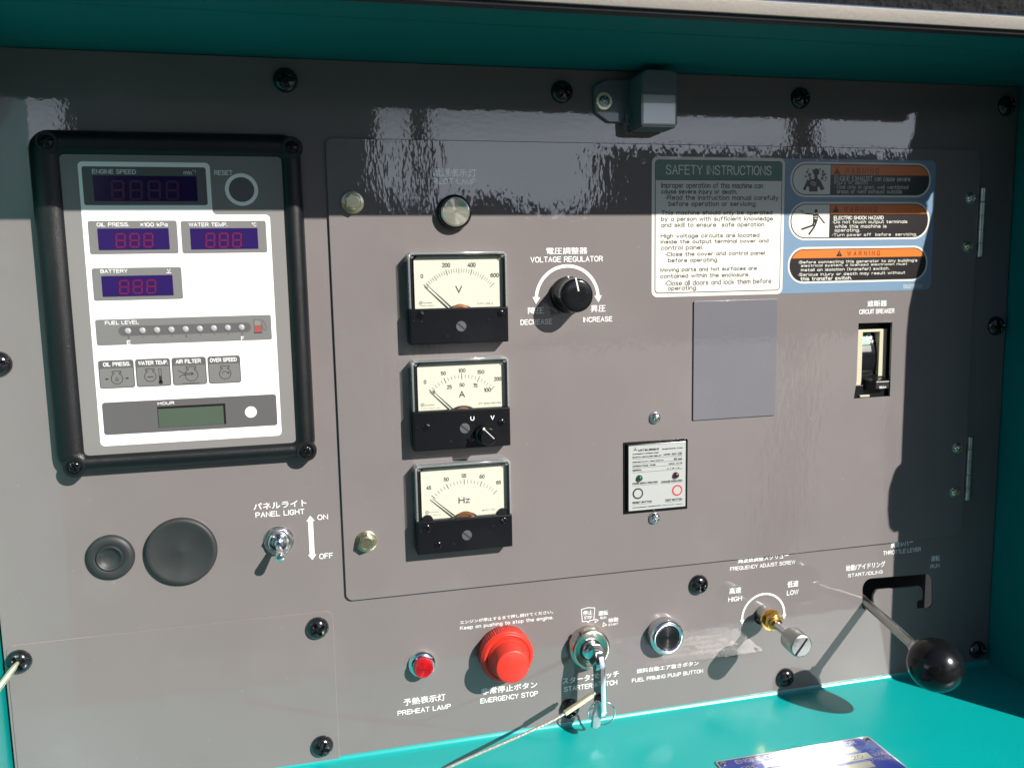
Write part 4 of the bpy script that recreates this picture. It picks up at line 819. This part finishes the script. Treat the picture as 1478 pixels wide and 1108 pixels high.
flat('figure_print', [('poly', circ(h2[0], h2[1], 1.2, 20)), ('poly', [(336.69, 35.49), (340.82, 35.74), (340.20, 30.93), (339.03, 29.32), (336.70, 30.27)]), ('line', [(331.19, 35.76), (337.31, 35.22)], .9), ('line', [(340.07, 35.21), (345.64, 29.29)], .9), ('line', [(337.46, 30.27), (336.77, 27.99), (328.14, 25.37)], 1.25), ('line', [(339.30, 30.26), (337.57, 26.65), (333.74, 21.85)], 1.25),
   ('line', [(326.29, 37.37), (329.01, 37.63), (328.14, 36.30), (331.20, 35.50)], .4)], L4, M['bk2'], k2)
flat('spark_print', [('line', [(337.06, 33.61), (340.10, 34.14), (337.71, 32.28), (339.86, 32.27)], .35)], L4+.06, M['card'], k2)

# ------------------------------------------------------------------ circuit breaker behind the door window
wl = win[0][0]; wr = win[1][0]; wtop = win[0][1]; wbot = win[2][1]
cb = thing('circuit_breaker', 'cream circuit breaker with black toggle at OFF, behind the cut-out in the door', 'circuit breaker', (wl+wr)/2, (wtop+wbot)/2, -2)
fx0, fy1 = (378.28, -44.23); fx1 = (402.02, -45.04)[0]; fyb = (391.12, -91.67)[1]
ix0_, iy1_ = (382.34, -46.19); ix1_ = (395.85, -46.66)[0]; iyb = (388.81, -80.23)[1]
slab('body', rect(fx0-1.5, fyb-6, fx1, fy1), -30, -3, M['cream'], cb, b=.5, holes=[rect(ix0_, iyb-4, ix1_, iy1_)])
boxm('side_case', fx1+.1, fx1+8, fyb-20, fy1+14, -40, -8, M['dark'], cb, b=0); boxm('rear_case', fx0-14, fx1+.1, fy1+.2, fy1+14, -40, -6, M['satin'], cb, b=.2)
boxm('lower_case', fx0-10, fx1, fyb-22, iyb-3.2, -30, -1.6, M['satin'], cb, b=.4)
# curved escutcheon inside the recess
vs = []; fs = []
for i in range(17):
    t = i/16; y = iy1_+(iyb-5-iy1_)*t; z = -9.5+4.5*sin(pi*t)
    vs += [(ix0_-.3, y, z), (ix1_+.3, y, z)]
for i in range(16): fs.append((2*i, 2*i+2, 2*i+3, 2*i+1))
mesh('escutcheon', vs, fs, M['gloss'], cb)
def esc(u0, v0, u1, v1, m, nm, dz):
    vs = []; fs = []
    for i in range(9):
        t = u0+(u1-u0)*i/8; y = iy1_+(iyb-5-iy1_)*t; z = -9.5+4.5*sin(pi*t)+dz
        vs += [(ix0_+(ix1_-ix0_)*v0, y, z), (ix0_+(ix1_-ix0_)*v1, y, z)]
    for i in range(8): fs.append((2*i, 2*i+2, 2*i+3, 2*i+1))
    return mesh(nm, vs, fs, m, cb)
gf = esc(.03, .0, .235, .62, M['greenf'], 'off_flag', .12); esc(.25, .0, .36, .66, M['face'], 'flag_strip', .2)
ob = (388.51, -54.74, 394.22, -52.21); text('OFF', ob, -6.7, M['white'], gf, .03)
pk = (390.49, -49.09); flat('padlock_mark', [('line', arc(pk[0], pk[1]-.5, 1.7, 0, 180, 12), .6), ('poly', rect(pk[0]-2.6, pk[1]-2.6, pk[0]+3.4, pk[1]-.5))], -7.6, M['white'], gf)
# toggle, thrown down
hy0 = (392.43, -80.62)[1]; hy1 = (392.65, -85.85)[1]
hx0, hx1 = (388.74, -82.60)[0], (399.70, -82.74)[0]
mesh('toggle', [(ix0_+.5, hy0+7, -12), (ix1_-.3, hy0+7, -12), (ix0_-1, hy0+2.0, -5), (hx1+.2, hy0+2.0, -1), (hx0-4, hy0+.6, 1.5), (hx1, hy0+.6, 4), (hx0-4, hy1, 1.5), (hx1, hy1, 4), (ix0_-2, hy1-2, -7), (hx1, hy1-2, -7), (hx0, hy0+.6, 4), (hx0, hy1, 4)],
     [(0, 1, 3, 2), (2, 3, 5, 10, 4), (4, 10, 11, 6), (10, 5, 7, 11), (6, 11, 7, 9, 8), (2, 4, 6, 8), (3, 9, 7, 5)], M['gloss'], cb, smooth=False)
sheet('rating_plate', rect(hx0+.4, hy1+.2, hx1-.4, hy0-.6), 4.12, M['bk2'], cb)
flat('rating_line', [('line', [(hx0+.5, hy0-.2), (hx1-.3, hy0-.2)], .35)], 4.2, M['white'], cb)
text('150A', (391.51, -85.61, 397.28, -83.98), 4.2, M['white'], cb, .03)
boxm('foot', fx0+1.2, fx0+9.0, wbot+.3, wbot+1.6, -1.4, 0, M['cream'], cb, b=.2)

# ------------------------------------------------------------------ earth leakage relay
rx0, ry0, rx1, ry1 = relb
rl = thing('leakage_relay', 'earth leakage relay with white face, two round buttons and two tiny lamps', 'relay', (rx0+rx1)/2, (ry0+ry1)/2, DZ)
slab('case', rect(rx0, ry0, rx1, ry1, .3), DZ, DZ+.6, M['gloss'], rl, b=.15)
F_ = 5.0
fb = [(203.43, -114.12), (243.82, -114.10), (243.75, -158.29), (202.96, -157.57)]
qx0 = (fb[0][0]+fb[3][0])/2; qx1 = (fb[1][0]+fb[2][0])/2; qy1 = (fb[0][1]+fb[1][1])/2; qy0 = (fb[2][1]+fb[3][1])/2
slab('relay_body', rect(qx0-1.0, qy0-.9, qx1+.7, qy1+1.0, .5), DZ, 4.7, M['gloss'], rl, b=.8)
sheet('face', rect(qx0, qy0, qx1, qy1, .3), 4.9, M['relay'], rl)
RZ = 5.0
def RT(s, b, off=0.0, m='black'): return text(s, b, RZ, M[m], rl, pen=.29+off*3)
RT('MITSUBISHI', (209.93, -118.07, 224.31, -116.65), .03); RT('ELECTRONIC TYPE', (227.03, -118.04, 241.36, -117.32))
RT('CURRENT-OPERATED', (205.84, -120.10, 224.32, -119.38)); RT('EARTH LEAKAGE RELAY', (205.84, -122.25, 226.53, -121.38)); RT('MODEL', (227.89, -121.88, 233.08, -120.95)); RT('NV-ZE', (233.86, -122.38, 241.21, -120.63), .02)
RT('SENSITIVITY (50-60Hz)', (205.84, -125.45, 227.91, -124.70)); RT('30 mA', (235.08, -125.78, 241.24, -124.19), .01); RT('OPERATING TIME', (205.83, -128.33, 222.15, -127.35)); RT('MAX. 0.1 S', (231.67, -128.44, 241.26, -127.35)); RT('SERIAL', (205.83, -131.21, 212.54, -130.02)); RT('A 1 5 1 2 ..', (230.41, -131.59, 240.94, -130.66))
RT('POWER SUPPLY INDICATION', (205.83, -140.20, 223.71, -139.02)); RT('LEAKAGE INDICATION', (226.10, -140.50, 241.44, -139.25)); RT('RESET BUTTON', (205.82, -153.12, 219.51, -151.83), .01); RT('TEST BUTTON', (228.98, -153.43, 241.45, -152.01), .01)
RT('MITSUBISHI ELECTRIC', (205.82, -156.20, 226.08, -155.64), .03); RT('MADE IN JAPAN   98R8B04', (226.85, -156.20, 241.82, -155.82))

LN = []
for a, b in ([(205.84, -122.49), (241.32, -123.55)], [(205.84, -125.69), (241.34, -126.63)], [(205.83, -128.65), (241.36, -129.47)], [(205.83, -131.69), (241.39, -132.56)]): LN.append(('line', [(a[0], (a[1]+b[1])/2), (b[0], (a[1]+b[1])/2)], .18))
for a, b in ([(205.83, -140.69), (223.72, -141.12)], [(226.10, -140.82), (241.45, -141.04)], [(205.82, -153.60), (219.51, -153.78)], [(228.98, -153.92), (241.46, -153.98)]): LN.append(('line', [(a[0], (a[1]+b[1])/2-.1), (b[0], (a[1]+b[1])/2-.1)], .16))
flat('ruled_lines', LN, RZ, M['black'], rl)
dx, dy = (207.76, -116.64); dd = []
for a in (90, 210, 330):
    t = radians(a); u = Vector((cos(t), sin(t))); v = Vector((-u.y, u.x)); c = Vector((dx, dy))+u*.75; dd.append(('poly', [tuple(c+u*.75), tuple(c+v*.43), tuple(c-u*.75), tuple(c-v*.43)]))
flat('diamond_mark', dd, RZ, M['black'], rl)
for nm, (cx, cy), cm in (('power_lamp', (210.69, -136.07), mat('dark_green_lens', (0.0073, 0.0657, 0.0292), .12, coat=1)), ('leakage_lamp', (236.68, -136.03), mat('dark_red_lens', (0.0511, 0.0058, 0.0073), .12, coat=1))):
    lathe(nm, [(2.3, 4.9), (2.25, 5.3), (1.9, 6.3), (1.2, 6.9), (.5, 7.1), (0, 7.15)], cm, rl, cx, cy, n=28, cap=False, ang=60)
for nm, (cx, cy), cm in (('reset_button', (209.61, -146.47), 'black'), ('test_button', (237.78, -146.47), 'redp')):
    sheet(nm, circ(cx, cy, 3.75, 36), RZ, M[cm], rl); sheet('button_face', circ(cx, cy, 2.75, 36), RZ+.08, M['relay'], rl)

# ------------------------------------------------------------------ panel lamp under the roof
kb = thing('panel_lamp', 'grey box-shaped panel lamp on a dark bracket, above the instrument door', 'lamp', (205.57, 106.58)[0], (205.57, 106.58)[1])
slab('bracket', [p for p in [(181.47, 113.17), (188.94, 117.54), (206.66, 118.13), (206.64, 94.03), (199.04, 92.12), (190.96, 92.19), (181.91, 98.10)]], 0, 3, M['lampbox'], kb, b=.5)
sx_, sy_2 = (187.71, 104.65); lathe('washer', [(5.2, 3), (5.2, 3.8), (0, 3.8)], M['yzinc'], kb, sx_, sy_2, n=32, cap=False); inst('screw', sm_, kb, sx_, sy_2, 3.7)
q = [(202.73, 88.74), (228.71, 88.21)]
X0, X1, Y0, Y1 = (205.15, 89.12)[0], (228.71, 88.21)[0], (213.83, 88.03)[1], (213.83, 88.03)[1]+32.5
hs = slab('housing', rpoly([(X0, Y0), (X1, Y0), (X1, Y1), (X0, Y1)], [1, 1, 4, 4]), 0, 22, M['lampbox'], kb, b=1.2)
lb0 = (205.62, 88.17, 226.91, 105.70); slab('window', rect(lb0[0], lb0[1], lb0[2], lb0[3], .6), 21.6, 22.6, M['lens'], kb, b=.4)
slab('window_rim', rect(lb0[0]-1, lb0[1]-.7, lb0[2]+1, lb0[3]+1, 1), 21, 22.2, M['lampbox'], kb, b=.3)
boxm('lower_flange', X0+.5, X1-1, Y0-1.4, Y0, 2, 21, M['lampbox'], kb, b=.3)
tube('clip_pin', [(*(202.21, 96.60), 5), (*(202.31, 90.21), 6.5)], 1.1, M['steel'], kb)

# ------------------------------------------------------------------ rubber plugs
gx_, gy_ = (-115.79, -159.77)
g1_ = thing('rubber_plug', 'small grey rubber plug with dished centre, left of the bigger one', 'rubber plug', gx_, gy_, 0, 'rubber plugs in the panel')
lathe('plug', [(13.2, 0), (13.2, 1.4), (12.4, 2.4), (10.5, 3.2), (8.4, 3.0), (7.6, 2.6), (7.3, 3.6), (6.9, 4.0), (6.3, 3.8), (5.6, 2.9), (3.5, 1.9), (0, 1.6)], M['rubber'], g1_, gx_+.2, gy_+.8, n=72, cap=False, ang=60)
gx_, gy_ = (-76.64, -158.81)
g2_ = thing('rubber_plug', 'large flat grey rubber plug below the engine monitor', 'rubber plug', gx_, gy_, 0, 'rubber plugs in the panel')
lathe('plug', [(19.8, 0), (20.2, 1.2), (20.1, 2.8), (19.4, 3.7), (18.3, 4.0), (17.2, 3.8), (14, 3.0), (9, 2.4), (4, 2.6), (1.2, 3.0), (0, 3.1)], M['rubber'], g2_, gx_, gy_, n=96, cap=False, ang=60)

# ------------------------------------------------------------------ toggle switch
tx_, ty_ = -21.2, -158.2
tg = thing('toggle_switch', 'chrome toggle switch thrown down to OFF below the words PANEL LIGHT', 'toggle switch', tx_, ty_)
slab('hex_nut', circ(tx_, ty_, 8.6, 6, .05), 0, 3.2, M['zinc'], tg, b=.6)
lathe('washer', [(8.9, 0), (8.9, .5), (0, .5)], M['zinc'], tg, tx_, ty_, cap=False)
lathe('bushing', [(6.1, 3.0), (6.1, 4.0), (5.6, 4.3), (5.9, 4.8), (5.4, 5.6), (4.6, 5.8), (4.3, 5.0), (3.9, 3.5), (0, 3.4)], M['chrome'], tg, tx_, ty_, cap=False)
lathe('ball', [(2.9, 3.4), (3.0, 4.4), (2.5, 5.8), (1.6, 6.6), (0, 6.9)], M['chrome'], tg, tx_, ty_, cap=False, ang=70)
tipx, tipy = (-20.06, -162.83)
b0 = Vector((tx_, ty_, 5)); b1 = Vector((tipx, tipy, 21)); dd_ = (b1-b0)
tube('lever', [tuple(b0+dd_*t) for t in (0, .15, .3, .5, .8, .93, .98, 1)], [1.5, 1.6, 1.8, 2.1, 2.6, 2.8, 2.5, 1.6], M['chrome'], tg, n=28)

# ------------------------------------------------------------------ preheat lamp, emergency stop
lx, ly = (63.19, -247.93)
ph = thing('preheat_lamp', 'small red ribbed lamp in a chrome ring above the words PREHEAT LAMP', 'indicator lamp', lx, ly)
lathe('ring', [(8.9, 0), (8.9, 1.2), (8.5, 2.4), (7.2, 3.6), (6.3, 3.9), (6.2, 3.0)], M['chrome'], ph, lx, ly, n=64, cap=False)
pr = [(6.4, 2.8), (6.35, 7.5), (6.0, 8.4), (5.6, 8.7)]
for k in range(6):
    r = 5.4-k*.85; pr += [(r, 8.7+.25*k), (max(.02, r-.42), 9.1+.25*k), (max(0.01, r-.8), 8.75+.25*k)]
lathe('lens', pr, M['lensred'], ph, lx, ly, n=64, cap=False, wob=lambda t, r, z: 1+(.02*cos(t*30) if z < 8 else 0))
ex, ey = 226.5, -244.2
es = thing('emergency_stop', 'big round red mushroom push button with ribbed collar above the words EMERGENCY STOP', 'push button', ex, ey)
ex, ey = (117.40, -246.11)
lathe('collar', [(16.9, 0), (17.4, 1), (17.4, 9.4), (17.1, 10.1), (16.6, 10.5)], M['red'], es, ex, ey, n=288, cap=False, wob=lambda t, r, z: 1+(.011*(1 if cos(t*72) > 0 else -1) if z < 9.5 else 0), ang=30)
lathe('collar_top', [(16.6, 10.5), (16.1, 11.4), (15.4, 11.9), (14.6, 11.7), (14.2, 11.2), (13.6, 11.2), (12.9, 13.5), (12.4, 14.0)], M['red'], es, ex, ey, n=96, cap=False)
lathe('mushroom', [(12.6, 12), (12.2, 15.5), (11.4, 20.5), (11.0, 23.8), (10.5, 24.8), (9.8, 25.2), (0, 25.3)], M['red'], es, ex, ey, n=96, cap=False, ang=30)

# ------------------------------------------------------------------ starter switch with key
sx, sy = (175.09, -249.79)
ss = thing('starter_switch', 'nickel ring of the key-operated starter switch above the words STARTER SWITCH', 'key switch', sx, sy)
lathe('bezel', [(14.0, 0), (14.0, 5.2), (13.6, 7.4), (13.0, 8.3), (12.2, 8.7), (11.2, 8.6), (7.6, 7.8), (7.2, 7.2), (7.0, 5.5)], M['nickel'], ss, sx, sy, n=80, cap=False)
lathe('barrel', [(7.0, 5.5), (6.6, 5.6), (6.3, 9.0), (5.7, 9.8), (4, 10.3), (0, 10.5)], M['chrome'], ss, sx, sy, n=48, cap=False)
lathe('bezel_groove', [(7.25, 7.3), (6.9, 7.0), (6.5, 7.1)], M['bk2'], ss, sx, sy, n=48, cap=False)
boxm('index_notch', sx-7.8, sx-6.2, sy+11.2, sy+13.2, 6, 8.6, M['bk2'], ss, b=.2, xf=lambda v: v)
kx, ky = (176.76, -246.00)
ke = thing('ignition_key', 'chrome key standing in the starter switch, seen edge-on, its bow pointing down', 'key', kx, ky, 14)
kx0 = sx+1.0
# the key's bow lies in a plane square to the panel, sagging downwards
bow = rpoly([(9, 5.5), (16, 6.5), (24, 3.0), (27.5, -4), (28.5, -34), (27, -39), (19, -39.5), (15.5, -34), (14.5, -10), (9, -4)], [1, 3, 4, 4, 3, 3, 3, 3, 2, 1])
slab('bow', bow, -2.1, 2.1, M['chrome'], ke, b=1.3, holes=[circ(21.8, -32.5, 3.0, 20)], back=True, xf=lambda v: (kx0+v[2]+(v[0]-9)*.05, sy+v[1], v[0]))
slab('shoulder', rpoly([(8, 6), (17, 7.5), (22, 5), (24, -3), (22, -9), (8, -5)], 2.5), -3.4, 3.4, M['chrome'], ke, b=2.4, back=True, xf=lambda v: (kx0+v[2]+(v[0]-9)*.05, sy+v[1], v[0]))
# ring through the bow, tag key and cable
R0 = Vector((kx0+.8, sy-32.5-5.6, 21.8)); 
kr = tube('key_ring', [(R0.x+.8+8.3*cos(t)*.93, R0.y+1.0+8.3*sin(t), R0.z+8.3*cos(t)*.35) for t in [2*pi*i/48 for i in range(48)]], .62, M['chrome'], None, closed=True)
props(kr, 'thin chrome split ring hanging from the end of the key in the starter switch', 'key ring')
kr2 = tube('key_ring', [(R0.x-4.2+4.8*cos(t), R0.y+1.0+4.8*sin(t)*.9, R0.z+1.2*cos(t)+1) for t in [2*pi*i/32 for i in range(32)]], .5, M['chrome'], None, closed=True)
props(kr2, 'smaller steel ring linking the cable sleeve to the split ring', 'key ring')
t0 = (174.98, -278.87); t1 = (172.45, -296.57)
tgk = thing('spare_key', 'small worn silver key tag hanging below the key ring', 'key', t0[0], t0[1], 22)
L_ = Vector((t1[0]-t0[0], t1[1]-t0[1])); ln = L_.length; u_ = L_.normalized(); v_ = Vector((-u_.y, u_.x))
if v_.x < 0: v_ = -v_
P2 = lambda a, b: (t0[0]+u_.x*a+v_.x*b, t0[1]+u_.y*a+v_.y*b)
slab('tag_blade', rpoly([P2(0, -1.0), P2(0, 1.2), P2(3, 3.0), P2(8, 3.5), P2(ln*.9, 2.9), P2(ln, .9), P2(ln, -2.6), P2(ln*.5, -3.0)], .8), 21.5, 24.0, M['zinc'], tgk, b=.5, back=True)
flat('key_groove', [('line', [P2(3, 1.0), P2(ln*.55, 1.3)], .7), ('line', [P2(ln*.52, -2.5), P2(ln*.52, 1.0)], .5)], 24.1, M['nickel'], tgk)
# cable from the ring to the shelf and out of the picture, plus its other end at the left screw
cw = thing('key_cable', 'thin steel cable with crimped sleeve running from the key ring across the teal shelf', 'cable', 170, -300, 26)
s0 = (169.31, -271.07); s1 = (150.01, -279.63)
tube('sleeve', [(*s0, 27), (*s1, 29)], 1.9, M['sleeve'], cw, n=20)
tube('sleeve_end', [(s0[0]+1.8, s0[1]+1.3, 26.8), (*s0, 27)], 1.2, M['wire'], cw, n=16)
e0 = Vector((s1[0], s1[1], 29)); e1 = Vector((68, -304.6, 31.5)); e2 = Vector((20, -304.8, 52)); e3 = Vector((-60, -304.8, 98))
cpts = []
for a, b, c, d in ((e0, e0+(e0-Vector((*s0, 27)))*.9, e1+Vector((26, 9, -1)), e1), (e1, e1-Vector((16, .2, -4)), e2+Vector((10, 0, -6)), e2), (e2, e2-Vector((20, 0, -12)), e3+Vector((10, 0, 0)), e3)):
    for i in range(16):
        t = i/16; cpts.append(tuple(a*(1-t)**3+b*3*t*(1-t)**2+c*3*t*t*(1-t)+d*t**3))
tube('wire', cpts, .95, M['wire'], cw, n=14)
z0_ = (-169.24, -216.41); z1_ = (-177.87, -227.09)
props(tube('cable_end', [(z0_[0]+1.5, z0_[1]+1.8, 4.5), (*z0_, 7.5), (z0_[0]+.4*(z1_[0]-z0_[0]), z0_[1]+.4*(z1_[1]-z0_[1]), 11), (*z1_, 16), (z1_[0]-12, z1_[1]-14, 26)], [1.0, 1.7, 1.95, 1.95, 1.9], M['sleeve'], None, n=18), 'yellowish crimped cable end held under the screw at the far left edge', 'cable end')

# ------------------------------------------------------------------ fuel priming button
fx, fy = (230.20, -248.22)
fpb = thing('priming_button', 'black push button with concentric rings in a knurled chrome collar, right of the starter switch', 'push button', fx, fy)
lathe('collar', [(12.2, 0), (12.2, 6.0)], M['zinc'], fpb, fx, fy, n=192, cap=False, wob=lambda t, r, z: 1+.012*cos(t*48), ang=20)
lathe('ring', [(12.1, 6.0), (12.0, 7.2), (11.3, 8.3), (10.2, 8.9), (9.1, 8.8), (8.6, 8.0), (8.4, 6.5)], M['chrome'], fpb, fx, fy, n=80, cap=False, ang=60)
pr = [(8.3, 6.0), (8.3, 7.4)]
for k in range(5):
    r = 7.9-k*1.55; pr += [(r, 7.2), (r-.35, 8.0), (r-.75, 8.3), (r-1.15, 8.0), (r-1.5, 7.2)]
pr = [(max(a, .02), b) for a, b in pr]
lathe('button', pr, M['ribbed'], fpb, fx, fy, n=80, cap=False, ang=70)

# ------------------------------------------------------------------ frequency adjusting screw
fa = thing('frequency_screw', 'slotted steel knob on a rod with brass nut between the words HIGH and LOW', 'adjusting screw', FX, FY)
ax = Vector((*(304.97, -245.06), 51))-Vector((*(306.34, -242.17), 2)); b0 = Vector((*(306.34, -242.17), 2)); az = ax.normalized()
rx_ = Vector((1, 0, 0)); ay_ = az.cross(rx_).normalized(); ax_ = ay_.cross(az)
MT = Matrix((ax_, ay_, az)).transposed(); FO = b0-az*2
def fl(name, prof, m, n=48, **k):
    return lathe(name, prof, M[m], fa, n=n, cap=k.pop('cap', False), xf=lambda v: tuple(FO+MT @ Vector(v)), **k)
lathe('hole_sleeve', [(6.4, -.2), (6.2, -8), (0, -8.1)], M['dark'], fa, FX, FY, cap=False, n=32)
fl('bush', [(5.6, -6), (5.6, 10.5), (5.0, 11)], 'steel')
fl('flange_washer', [(7.6, 10.5), (7.7, 11.2), (7.5, 12.2), (5, 12.4)], 'brass')
slab('hex_nut', circ(0, 0, 6.4, 6, .4), 12.3, 17.2, M['brass'], fa, b=.7, xf=lambda v: tuple(FO+MT @ Vector(v)))
fl('nut_collar', [(4.6, 17), (4.4, 18.6), (3.4, 19)], 'brass')
fl('rod', [(2.7, 15), (2.7, 40)], 'zinc')
fl('knob', [(3, 37.2), (7.3, 37.6), (7.9, 38.4), (7.9, 49.6), (7.5, 50.6), (6.8, 51.1)], 'steel', n=144, wob=lambda t, r, z: 1+(.006*cos(t*36) if 38 < z < 50 else 0), ang=25)
# face with a real slot
sa_ = radians(55); c_, s_ = cos(sa_), sin(sa_)
half = [(6.85*cos(t), 6.85*sin(t)) for t in [radians(a) for a in range(5, 176, 6)]]
for sg in (1, -1):
    pts = [(sg*(x*c_-max(.75, y)*s_), sg*(x*s_+max(.75, y)*c_)) for x, y in half]
    slab('knob_face', pts, 49.3, 51.15, M['zinc'], fa, b=.15, xf=lambda v: tuple(FO+MT @ Vector(v)))
fl('slot_floor', [(6.85, 49.6), (0, 49.6)], 'bk2', n=40)

# ------------------------------------------------------------------ throttle lever
th = thing('throttle_lever', 'steel throttle lever with a black ball knob, rising from the hooked slot at lower right', 'lever', 391, -243)
B0 = Vector((391.3, -243.5, -8)); BT = Vector((*(385.78, -256.18), 77)); dl_ = (BT-B0); dn = dl_.normalized(); ll = dl_.length
tube('rod', [tuple(B0+dn*t) for t in (0, ll*.3, ll*.6, ll-19)], 3.3, M['steel'], th, n=28)
tube('nut', [tuple(B0+dn*(ll-t)) for t in (22.5, 22, 15.5, 14)], [4.6, 5.2, 5.2, 5], M['zinc'], th, n=6)
rx_ = Vector((0, 1, 0)); ay_ = dn.cross(rx_).normalized(); ax_ = ay_.cross(dn); MB_ = Matrix((ax_, ay_, dn)).transposed()
ba = [(4.8, -16.4), (6, -15.9)]+[(17*cos(radians(a)), 17*sin(radians(a))) for a in range(-68, 91, 6)]
ba[-1] = (.02, 17)
lathe('ball_knob', ba, M['gloss'], th, n=64, cap=False, ang=60, xf=lambda v: tuple(BT+MB_ @ Vector(v)))

# ------------------------------------------------------------------ nameplate on the shelf
sq = lambda v: (v[0], -306+v[2], -v[1])
n0 = (236.15, 66.41); n1 = (346.42, 64.84); nd = (342.89, 101.55)
NX0, NX1, NB = n0[0], n1[0], (n0[1]+n1[1])/2
npl = thing('nameplate', 'blue and silver metal rating plate reading ENGINE-DRIVEN AC GENERATOR on the teal shelf', 'nameplate', (NX0+NX1)/2, -306, NB+25)
def nslab(name, x0, x1, d0, d1, z0, z1, m, r=0, b=.1): return slab(name, rect(x0, -d1, x1, -d0, r), z0, z1, M[m], npl, b=b, xf=sq)
nslab('plate', NX0, NX1, NB, NB+50, 0, .8, 'npsil', 2.2)
sheet('blue_print', rect(NX0+1, -NB-49, NX1-1, -NB-1, 1.6), .88, M['npblue'], npl, xf=sq)
for fx0_, fx1_, fd0, fd1 in ((.25, .84, 8.4, 14.4), (.25, .50, 16.6, 23), (.56, .88, 16.6, 23), (.25, .84, 25.5, 31.5), (.25, .84, 34, 40)):
    sheet('plate_field', rect(NX0+(NX1-NX0)*fx0_, -NB-fd1, NX0+(NX1-NX0)*fx1_, -NB-fd0), .95, M['npsil'], npl, xf=sq)
def NT(s, x0, x1, d0, d1, m='npsil', off=.01, z=.97): return text(s, (NX0+(NX1-NX0)*x0, -NB-d1, NX0+(NX1-NX0)*x1, -NB-d0), z, M[m], npl, off, xf=sq)
NT('ENGINE-DRIVEN  AC  GENERATOR', .11, .88, 2.6, 6.6, off=.015); NT('TYPE', .11, .20, 10, 13.4); NT('20', .76, .83, 17.8, 22, 'black', z=1.03); NT('kVA', .90, .97, 18.6, 21.8); NT('101120', .82, .97, 24, 26.4)
nr = take(lathe('rivet', [(2.0, 0), (1.9, .5), (1.2, 1.1), (0, 1.3)], M['zinc'], org=Z3, n=24, cap=False, xf=lambda v: (v[0], v[2], v[1])))
for x_, d_2 in ((NX0+4, NB+4), (NX1-4, NB+4), (NX0+4, NB+46), (NX1-4, NB+46)): inst('rivet', nr, npl, x_, -306+.8, d_2)
# faint embossed certification letters on the shelf paint
